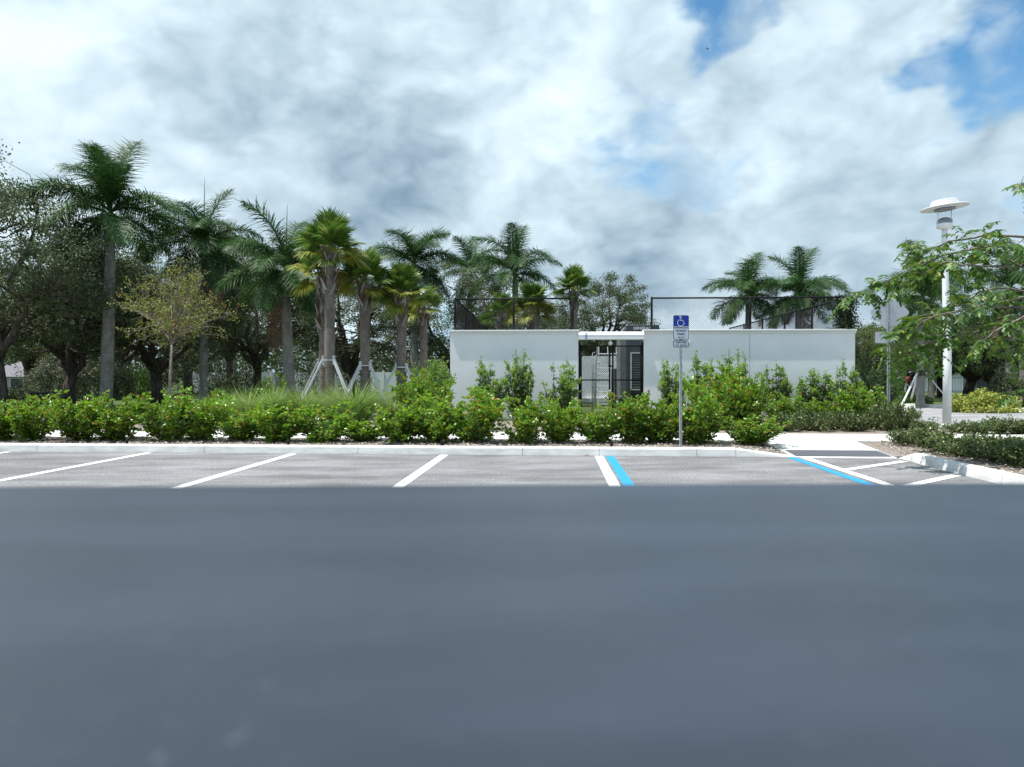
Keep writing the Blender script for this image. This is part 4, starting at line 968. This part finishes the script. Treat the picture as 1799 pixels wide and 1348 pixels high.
weed = shrub_mesh(90, 1.1, 1.3, 16, 1700, .07, M_coco, up=.5, side=5)
for px, Y, ty, lab in ((486, 21.5, 655, 'leafy young shrub at the foot of the spear topped palm'), (722, 22.8, 660, 'leafy young shrub between the last sabal trunk and the bright bush')):
    shrub('young_shrub', weed, (PX(px, Y), Y, GZ), lab, 'shrub', None, .4, (1., 1., (PZ(ty, Y)-GZ)/1.3))

# the sparse young tree
def sparse_tree():
    Y = 24; t = thing('young_tree', 'sparse young tree with pale fanning twigs and yellow green leaves', 'tree', (PX(302, Y), Y, GZ), 0); r = np.random.default_rng(11)
    f0 = PZ(606, Y)-GZ; top = PZ(452, Y)-GZ; mb = MB()
    mb.tube([(-.10, 0, -.1), (-.06, 0, f0*.5), (0, 0, f0)], [.062, .052, .045], 8); S = []
    for i in range(60):
        a = r.uniform(0, 6.283); q = r.uniform(-.35, 1.); rr = math.sqrt(1-max(q, 0)**2)*r.uniform(.55, 1.05); zc2 = f0+.75
        tip = Vector((math.cos(a)*2.0*rr, math.sin(a)*2.0*rr, zc2+(top-zc2)*q*r.uniform(.7, 1.05))); b = Vector((0, 0, f0-.1+r.uniform(0, .9))); mid = b.lerp(tip, .5)+Vector((0, 0, .28*(1-q)))+Vector(r.normal(size=3)*.14)
        pts = [b*(1-f)**2+mid*2*f*(1-f)+tip*f*f for f in np.linspace(0, 1, 8)]; mb.tube(pts, [.020*(1-j/8)+.004 for j in range(8)], 5, False)
        for j in range(8):
            f = r.uniform(.3, .97); p = b*(1-f)**2+mid*2*f*(1-f)+tip*f*f; dd = Vector(rdirs(1, .5, r)[0])*r.uniform(.25, .6)+(tip-b).normalized()*.2; q = p+dd
            mb.tube([p, p.lerp(q, .5)+Vector((0, 0, .02)), q], [.007, .005, .003], 3, False)
            for k in range(14): S.append((p.lerp(q, r.uniform(.3, 1.05)), k))
        for k in range(10): S.append((tip, k))
    mb.build('trunk', M_bark_pale, t, True)
    P = np.array([list(s[0]) for s in S])+r.normal(size=(len(S), 3))*.05; n = len(P); keep = r.uniform(size=n) < .7; P = P[keep]; n = len(P)
    V, F = leaves(P, rdirs(n, -.1, r), rdirs(n, .8, r), r.uniform(.06, .10, n), .045); ob('crown', mesh_np('sparse_crown', V, F, M_sparse), t)
sparse_tree()

# pinnate leaved tree, rooted outside the right edge, boughs reaching into the view
def pinnate_tree():
    YT = 11.4; base = Vector((9.3, YT, GZ)); r = np.random.default_rng(33); mb = MB()
    t = thing('pinnate_tree', 'leafy tree reaching in from the right edge with arching boughs of feathery leaves', 'tree', base)
    mb.tube([(0, 0, -.1), (.05, .05, 1.2), (0, 0, 2.2), (-.1, .05, 3.2), (.05, 0, 4.6), (.1, .1, 5.6)], [.13, .11, .10, .08, .05, .02], 10)
    boughs = [ # (depth, pixel path from the trunk outwards, leafiness range)
     (11.2, [(1905, 500), (1799, 438), (1749, 431), (1699, 440), (1658, 449), (1598, 476), (1550, 500), (1512, 520)], .42, 100),
     (11.6, [(1910, 460), (1799, 416), (1733, 413), (1699, 420), (1666, 425), (1630, 440), (1600, 452)], .45, 42),
     (10.9, [(1905, 490), (1799, 466), (1757, 470), (1699, 466), (1661, 461), (1625, 478), (1585, 500)], .6, 26),
     (11.1, [(1799, 466), (1786, 464), (1746, 448), (1715, 436)], .6, 12),
     (11.5, [(1905, 540), (1799, 523), (1774, 527), (1741, 538), (1683, 536), (1650, 545), (1610, 570)], .5, 26),
     (10.8, [(1905, 560), (1779, 540), (1741, 539), (1666, 550), (1640, 556), (1590, 585), (1555, 612)], .40, 66),
     (11.3, [(1905, 600), (1799, 580), (1721, 582), (1666, 589), (1636, 599), (1590, 625), (1560, 650)], .35, 60),
     (11.9, [(1905, 510), (1799, 512), (1760, 505), (1720, 512), (1685, 528)], .3, 40),
     (10.6, [(1905, 540), (1830, 545), (1799, 555), (1760, 575), (1720, 600)], .30, 60),
     (11.0, [(1905, 560), (1830, 580), (1790, 600), (1750, 610), (1705, 612)], .30, 48),
     (11.3, [(1905, 380), (1850, 345), (1799, 325), (1775, 330)], .45, 14),
     (10.4, [(1900, 640), (1840, 680), (1805, 695), (1785, 710)], .4, 16),
     (11.2, [(1900, 470), (1840, 420), (1799, 420), (1785, 430)], .5, 10)]
    LP_, LA, LN = [], [], []
    for Yb, path, f0, nl in boughs:
        pts = [PT(x, y, Yb+.35*math.sin(i*1.3))-base for i, (x, y) in enumerate(path)]
        if path[0][0] > 1850:
            z0 = pts[0].z; pts = [Vector((0, 0, max(1.6, z0-.35)))]+pts
        fine = []
        for a, b in zip(pts, pts[1:]):
            for f in (0, .34, .67): fine.append(a.lerp(b, f)+Vector(r.normal(size=3)*.008))
        fine.append(pts[-1]); n = len(fine); mb.tube(fine, [.026*(1-i/n)+.004 for i in range(n)], 6, False)
        # side twigs
        tw = []
        for k in range(nl//4):
            f = r.uniform(f0, 1); i = int(f*(n-1)); p = fine[i]; d = Vector(rdirs(1, .0, r)[0]); d.z = d.z*.5-.05; q = p+d*r.uniform(.12, .42)
            mb.tube([p, p.lerp(q, .5)+Vector((0, 0, .03)), q], [.006, .004, .002], 3, False); tw.append((p, q))
        for k in range(int(nl*.78)):
            if tw and r.uniform() < .6: p0, q0 = tw[r.integers(len(tw))]; p = p0.lerp(q0, r.uniform(.4, 1)); ax = (q0-p0).normalized()
            else:
                f = r.uniform(f0, 1.); i = min(int(f*(n-1)), n-2); p = fine[i].lerp(fine[i+1], r.uniform()); ax = (fine[i+1]-fine[i]).normalized()
            d = Vector(rdirs(1, .15, r)[0])*.9+ax*.5; d.normalize(); ln = r.uniform(.20, .36); m = 7
            side = d.cross(Vector((0, 0, 1))).normalized(); prev = p; 
            for j in range(1, m+1):
                f = j/m; q = p+d*ln*f+Vector((0, 0, -.42*ln*f*f)); tan = (q-prev).normalized(); 
                if j > 1 or m < 3:
                    for s in (-1, 1):
                        LP_.append(list(q)); LA.append(list(side*s*.9+tan*.35+Vector((0, 0, -.55*r.uniform(.4, 1.6))))); LN.append(list(Vector((0, 0, 1))+tan*.6+Vector(r.normal(size=3)*.25)))
                prev = q
            LP_.append(list(prev)); LA.append(list(tan+Vector((0, 0, -.4)))); LN.append([0, .3, 1])
            mb.tube([p, p+d*ln*.5+Vector((0, 0, -.42*ln*.25)), prev], [.003, .002, .0015], 3, False)
    mb.build('trunk', M_bark_tan, t, True); n = len(LP_)
    V, F = leaves(np.array(LP_), np.array(LA), np.array(LN), r.uniform(.075, .12, n), r.uniform(.034, .046, n), True, .12)
    ob('crown', mesh_np('pinnate_crown', V, F, M_pinn), t)
pinnate_tree()

# vine on the fence corner
def vine():
    r = np.random.default_rng(5); c = Wp(U3-.12, pc, ZT); t = thing('climbing_vine', 'dark green vine smothering the right corner post of the chain link fence', 'vine', c, -WA)
    n = 3600; P = np.stack([r.normal(size=n)*.16-.22*(r.uniform(size=n)), r.normal(size=n)*.10+.4*r.uniform(size=n)**2, r.uniform(0, FH+.06, n)], 1)
    P[:, 0] += .05*np.sin(P[:, 2]*9); V, F = leaves(P, rdirs(n, -.3, r), rdirs(n, .4, r)+np.array([[0, -.6, 0]]), r.uniform(.05, .09, n), .05)
    ob('foliage', mesh_np('vine_foliage', V, F, M_vine), t)
    mb = MB()
    for k in range(7): mb.tube([(r.normal()*.08-.1, .02*k, FH*f+.02) if f else (r.normal()*.08-.1, .02*k, 0.02) for f in (0, .3, .6, .9)], .008, 4, False)
    mb.build('stems', M_stem, t)
vine()

# far and middle distance ------------------------------------------------------------
def leaf_mound(name, n, dims, leaf, mat, seed, hollow=.5):
    r = np.random.default_rng(seed); d = rdirs(n, .3, r); d[:, 2] = np.abs(d[:, 2]); q = d*(r.uniform(hollow, 1., n)**.5)[:, None]
    lump = 1+.14*np.sin(q[:, 0]*9+seed)+.12*np.sin(q[:, 1]*7+q[:, 2]*8); P = q*lump[:, None]*np.array([dims])
    V, F = leaves(P, rdirs(n, .2, r), rdirs(n, .7, r), leaf*r.uniform(.7, 1.3, n), leaf*.5); return mesh_np(name, V, F, mat)
def mound(name, px, Y, ty, wpx, mat, label, cat, n, seed, group=None, leaf=.13, depth=None):
    h = PZ(ty, Y)-GZ; w = wpx/1248*Y/2; t = thing(name, label, cat, (PX(px, Y), Y, GZ), 0, group)
    ob('foliage', leaf_mound(name+'_leaves', n, (w, depth or w*.7, h), leaf, mat, seed), t)
    mb = MB(); r = np.random.default_rng(seed)
    for k in range(7): a = r.uniform(0, 6.28); mb.tube([(0, 0, 0), (math.cos(a)*w*.25, math.sin(a)*w*.2, h*.4), (math.cos(a)*w*.5, math.sin(a)*w*.4, h*.75)], [.03, .02, .008], 4, False)
    mb.build('stems', M_stem, t)
mound('hedge', 25, 33, 686, 150, M_farleaf, 'dark clipped hedge under the left edge oak', 'hedge', 5000, 1)
mound('bush', 85, 40, 632, 80, M_olive, 'silvery bush right of the far house at left', 'bush', 5000, 2, 'silvery bushes under the oaks')
mound('bush', 155, 41, 636, 70, M_olive, 'silvery bush just left of the tallest royal palm trunk', 'bush', 4500, 3, 'silvery bushes under the oaks')
mound('bush', 212, 42, 640, 50, M_olive, 'silvery bush just right of the tallest royal palm trunk', 'bush', 3500, 4, 'silvery bushes under the oaks')
mound('bush', 245, 45, 650, 60, M_grass, 'light green bush behind the thick oak trunk', 'bush', 3500, 5)
mound('bush', 560, 46, 618, 180, M_farleaf, 'broad dark bush behind the spear topped and braced palms', 'bush', 9000, 6)
mound('bush', 420, 44, 655, 120, M_farleaf, 'dark low bush left of the spreading oak trunk', 'bush', 6000, 7)
mound('bush', 140, 49, 622, 200, M_farleaf, 'dark thicket far behind the tallest royal palm trunk', 'bush', 7000, 21)
mound('bush', 345, 51, 628, 190, M_farleaf, 'dark thicket far behind the slim palm trunk', 'bush', 7000, 22)
mound('hedge', 1728, 27.3, 690, 118, M_yellowg, 'yellow green hedge beyond the drive right of the lamp post', 'hedge', 5200, 8, None, .12, .8)
mound('hedge', 1600, 32.5, 694, 80, M_coco, 'low green hedge at the foot of the braced royal palm', 'hedge', 4000, 9, None, .09, .7)
mound('bush', 1768, 31, 656, 70, M_olive, 'grey green bush at the base of the right hand royal palm', 'bush', 5000, 10)
mound('bush', 1545, 38, 625, 70, M_farleaf, 'dark bush left of the person in red', 'bush', 5000, 11)
# the wood on the horizon: one far mass
r = np.random.default_rng(77); n = 60000; X = r.uniform(-150, 150, n); Yf = r.uniform(112, 150, n)
hh = 6.0+2.0*np.sin(X*.11)+1.5*np.sin(X*.31+1)+1.2*np.sin(X*.73)+r.normal(size=n)*.4
P = np.stack([X, Yf, np.maximum(hh, 2)*r.uniform(0, 1, n)**.6], 1)
V, F = leaves(P, rdirs(n, .2, r), rdirs(n, .6, r), r.uniform(.5, 1.0, n), .45)
tag(ob('far_trees', mesh_np('far_trees', V, F, M_farleaf)), 'dark wood along the horizon far behind everything', 'trees', None, 'stuff')
# white fence far left
wfn = thing('white_fence', 'long white panel fence far behind the sabal palm trunks', 'fence', (0, 62, 0))
x = PX(330, 62); i = 0
while x < PX(735, 62):
    MB().bbox((x, 0, GZ+.95), (.14, .14, 1.9), .01).build('post', M_vinyl, wfn); MB().box((x+1.22, .02, GZ+.92), (2.26, .05, 1.66)).build('panel', M_vinyl, wfn); x += 2.44
# houses
def house(px0, px1, Y, eave_y, ridge_y, label, depth=9, win=(), mat=M_hwall, roofm=M_roof):
    x0, x1 = PX(px0, Y), PX(px1, Y); e = PZ(eave_y, Y)-GZ; rg = PZ(ridge_y, Y)-GZ; w = x1-x0
    t = thing('house', label, 'house', ((x0+x1)/2, Y, GZ))
    MB().box((0, depth/2, e/2), (w, depth, e)).build('wall', mat, t)
    o_ = .4; rf = MB().add([(-w/2-o_, -o_, e), (w/2+o_, -o_, e), (w/2+o_, depth+o_, e), (-w/2-o_, depth+o_, e), (-w/2+depth*.3, depth/2, rg), (w/2-depth*.3, depth/2, rg)], [(0, 1, 5, 4), (1, 2, 5), (2, 3, 4, 5), (3, 0, 4), (0, 3, 2, 1)])
    rf = rf.build('roof', roofm, t)
    for (px, py, ww, hh) in win:
        x = PX(px, Y)-(x0+x1)/2; z = PZ(py, Y)-GZ; f = MB().box((x, -.02, z), (ww+.14, .06, hh+.14)).build('window', M_vinyl, t); MB().box((x, -.056, z), (ww, .02, hh)).build('pane', M_glass, f)
    return t
house(-60, 48, 58, 662, 628, 'pale house with shingle roof at the far left edge', win=((30, 676, 1., 1.),))
house(1585, 1762, 62, 655, 640, 'white building behind the dark oak on the right', 10, ((1612, 672, 1.2, 1.5), (1650, 672, 1.2, 1.5), (1720, 668, 1.6, 1.3)), M_vinyl)
house(1180, 1290, 75, 640, 612, 'low house with pale roof just visible over the long wall', 9)
# cabinet and railing in front of the white building
ac = thing('utility_cabinet', 'white cabinet with dark front beside the white building', 'cabinet', (PX(1725, 45), 45, GZ))
MB().bbox((0, .5, .95), (1.2, .9, 1.9), .03).build('body', M_vinyl, ac); MB().bbox((.12, .03, .95), (.75, .04, 1.5), .02).build('dark_grille', M_gen2, ac)
rl = thing('railing', 'white railing beside the oak trunk on the right', 'railing', (PX(1650, 52), 52, GZ)); 
for z in (.3, 1.3): MB().box((0, 0, z), (4., .05, .07)).build('rail', M_vinyl, rl)
for i in range(21): MB().box((-2+i*.2, 0, .78), (.03, .03, .95)).build('baluster', M_vinyl, rl)
# bench and wheel stop glimpsed through the left shrubs
bn = thing('bench', 'low black bench glimpsed behind the front row at far left', 'bench', (PX(84, 24.5), 24.5, GZ), .1)
for i in range(4): MB().bbox((0, -.18+i*.12, .44), (1.5, .10, .035), .006).build('seat_slat', M_black, bn)
for z in (.62, .78): MB().bbox((0, .24, z), (1.5, .03, .08), .006).build('back_slat', M_black, bn)
for x in (-.68, .68):
    MB().bbox((x, 0, .21), (.05, .40, .42), .006).build('leg', M_black, bn); MB().bbox((x, .25, .62), (.05, .03, .40), .006).build('back_post', M_black, bn)
for px, lab in ((62, 'left'), (97, 'right')):
    ws = thing('wheel_stop', f'{lab} of two pale concrete blocks behind the shrubs at far left', 'concrete block', (PX(px, 20.6), 20.6, GZ), .06, 'pale concrete blocks')
    MB().add([(-.42, -.09, 0), (.42, -.09, 0), (.42, .09, 0), (-.42, .09, 0), (-.40, -.05, .2), (.40, -.05, .2), (.40, .05, .2), (-.40, .05, .2)], [(3, 2, 1, 0), (4, 5, 6, 7), (0, 1, 5, 4), (1, 2, 6, 5), (2, 3, 7, 6), (3, 0, 4, 7)]).build('block', M_conc, ws)

# person bending, far right
def person():
    Y = 41.; base = Vector((PX(1583, Y), Y, GZ)); t = thing('person', 'person in a red top and dark trousers bending over under the trees', 'person', base, R(35))
    def skin(name, js, es, rad, mat):
        me = bpy.data.meshes.new(name); me.from_pydata(js, es, []); o = ob(name, me, t); me.materials.append(mat)
        md = o.modifiers.new('skin', 'SKIN'); 
        for i, q in enumerate(rad): me.skin_vertices[0].data[i].radius = (q, q)
        me.skin_vertices[0].data[0].use_root = True; s = o.modifiers.new('sub', 'SUBSURF'); s.levels = s.render_levels = 1
        dg = bpy.context.evaluated_depsgraph_get(); m2 = bpy.data.meshes.new_from_object(o.evaluated_get(dg)); o.modifiers.clear(); o.data = m2; return o
    M_skin = pmat('skin', (.36,.21,.15), (.40,.24,.17), 5., .6); M_redc = pmat('red_cloth', (.45,.03,.05), (.55,.05,.07), 8., .85); M_dk = pmat('dark_cloth', (.02,.022,.03), (.035,.037,.045), 8., .9)
    J = [(0,0,.92), (0,-.10,1.10), (0,-.26,1.24), (0,-.40,1.30), (0,-.46,1.34), (0,-.53,1.38), (0,-.60,1.36),      # pelvis, spine, chest, neck, head
         (.10,0,.88), (.12,-.06,.48), (.12,.04,.08), (.12,-.10,.035), (-.10,0,.88), (-.12,-.04,.48), (-.12,.06,.08), (-.12,-.08,.035),
         (.19,-.38,1.22), (.23,-.42,.95), (.19,-.56,.75), (.18,-.60,.66), (-.19,-.38,1.22), (-.23,-.42,.95), (-.19,-.56,.75), (-.18,-.60,.66)]
    E = [(0,1),(1,2),(2,3),(3,4),(4,5),(5,6),(0,7),(7,8),(8,9),(9,10),(0,11),(11,12),(12,13),(13,14),(2,15),(15,16),(16,17),(17,18),(2,19),(19,20),(20,21),(21,22)]
    rad = [.13,.13,.14,.09,.05,.10,.085,.085,.06,.042,.04,.085,.06,.042,.04,.055,.042,.032,.035,.055,.042,.032,.035]
    skin('body', J, E, rad, M_skin)
    skin('shirt', [J[0], J[1], J[2], J[3], J[15], (.22,-.41,1.05), J[19], (-.22,-.41,1.05)], [(0,1),(1,2),(2,3),(2,4),(4,5),(2,6),(6,7)], [.145,.15,.16,.10,.072,.058,.072,.058], M_redc)
    skin('trousers', [(0,0,.93), J[7], J[8], (.12,.03,.12), J[11], J[12], (-.12,.05,.12)], [(0,1),(1,2),(2,3),(0,4),(4,5),(5,6)], [.15,.105,.078,.065,.105,.078,.065], M_dk)
    hm = MB().lathe([(.095, -.02), (.108, .03), (.085, .09), (.004, .115)], 12).build('hair', M_dk, t, True); hm.location = (0, -.54, 1.40); hm.rotation_euler = (R(35), 0, 0)
person()
bk = thing('bin_bag', 'black bag on the ground in front of the person in red', 'bag', (PX(1577, 40.2), 40.2, GZ))
MB().lathe([(.25, 0), (.36, .15), (.38, .4), (.30, .62), (.12, .75), (.06, .80), (.10, .88), (.01, .90)], 12).build('bag', M_sdark, bk, True)

# irrigation heads along the kerb
for i, (px, lab) in enumerate(((221, 'leftmost black irrigation head behind the kerb'), (505, 'black irrigation head behind the kerb, second from the left'), (775, 'black irrigation head behind the kerb, third from the left'), (1073, 'rightmost black irrigation head, below the gate'))):
    p = L(ucol(px)*1.02, .25, GZ); t = thing('irrigation_head', lab, 'sprinkler', p, 0, 'irrigation heads')
    MB().lathe([(.026, -.02), (.026, .075), (.034, .08), (.034, .115), (.028, .12), (.003, .122)], 10).build('riser', M_black, t, True); MB().lathe([(.012, .12), (.012, .135), (.002, .137)], 8).build('nozzle', M_black, t)
# a dry leaf on the asphalt by the kerb
dl = thing('fallen_leaf', 'small orange dry leaf on the asphalt at the foot of the kerb', 'leaf', L(ucol(1031), -.05, .012), .5)
MB().add([(-.05, 0, 0), (-.015, -.025, .012), (.03, -.022, .010), (.055, 0, .002), (.03, .022, .014), (-.015, .025, .010), (0, 0, .003)], [(0, 1, 6), (1, 2, 6), (2, 3, 6), (3, 4, 6), (4, 5, 6), (5, 0, 6)]).build('blade', M_leafdead, dl)
MB().tube([(.055, 0, .002), (.08, .006, .006)], .002, 4).build('stalk', M_leafdead, dl)
# wood chips lying on the beds
r = np.random.default_rng(99); n = 9000; u = r.uniform(-11, 5.1, n); v = r.uniform(.21, 1.75, n)
n2 = 4200; u = np.concatenate([u, r.uniform(7.2, 11, n2)]); v = np.concatenate([v, r.uniform(-5, 1.7, n2)]); n += n2
P = np.stack([u*math.cos(TH)+v*math.sin(TH), LO[1]-u*math.sin(TH)+v*math.cos(TH), GZ+.012+r.uniform(0, .014, n)], 1)
P[:, 2] -= np.where((u > 4.2) & (u < 6), np.clip((u-4.2)*.09, 0, .1)*np.clip(1-v/1.6, 0, 1), 0)
A = rdirs(n, 0, r); A[:, 2] *= .25; N = rdirs(n, 2.5, r)
V, F = leaves(P, A, N, r.uniform(.03, .075, n), r.uniform(.012, .03, n), True, .1)
tag(ob('mulch_chips', mesh_np('mulch_chips', V, F, M_chip)), 'grey wood chips strewn over the planting beds', 'mulch', None, 'stuff')
# small flock of one: a bird high in the sky
br = thing('bird', 'tiny dark bird high in the sky above the gate', 'bird', PT(1241.5, 89, 90), .6)
MB().tube([(0, -.16, 0), (0, -.08, .01), (0, .05, .01), (0, .18, 0)], [.015, .05, .045, .01], 8).build('body', M_sdark, br, True)
for s in (-1, 1): MB().add([(0, -.07, .02), (0, .05, .02), (s*.2, .06, .11), (s*.36, .12, .07), (s*.2, -.05, .12), (0, 0, .035), (s*.2, 0, .125)], [(0, 4, 6, 5), (4, 3, 6), (5, 6, 2, 1), (6, 3, 2)]).build('wing', M_sdark, br)
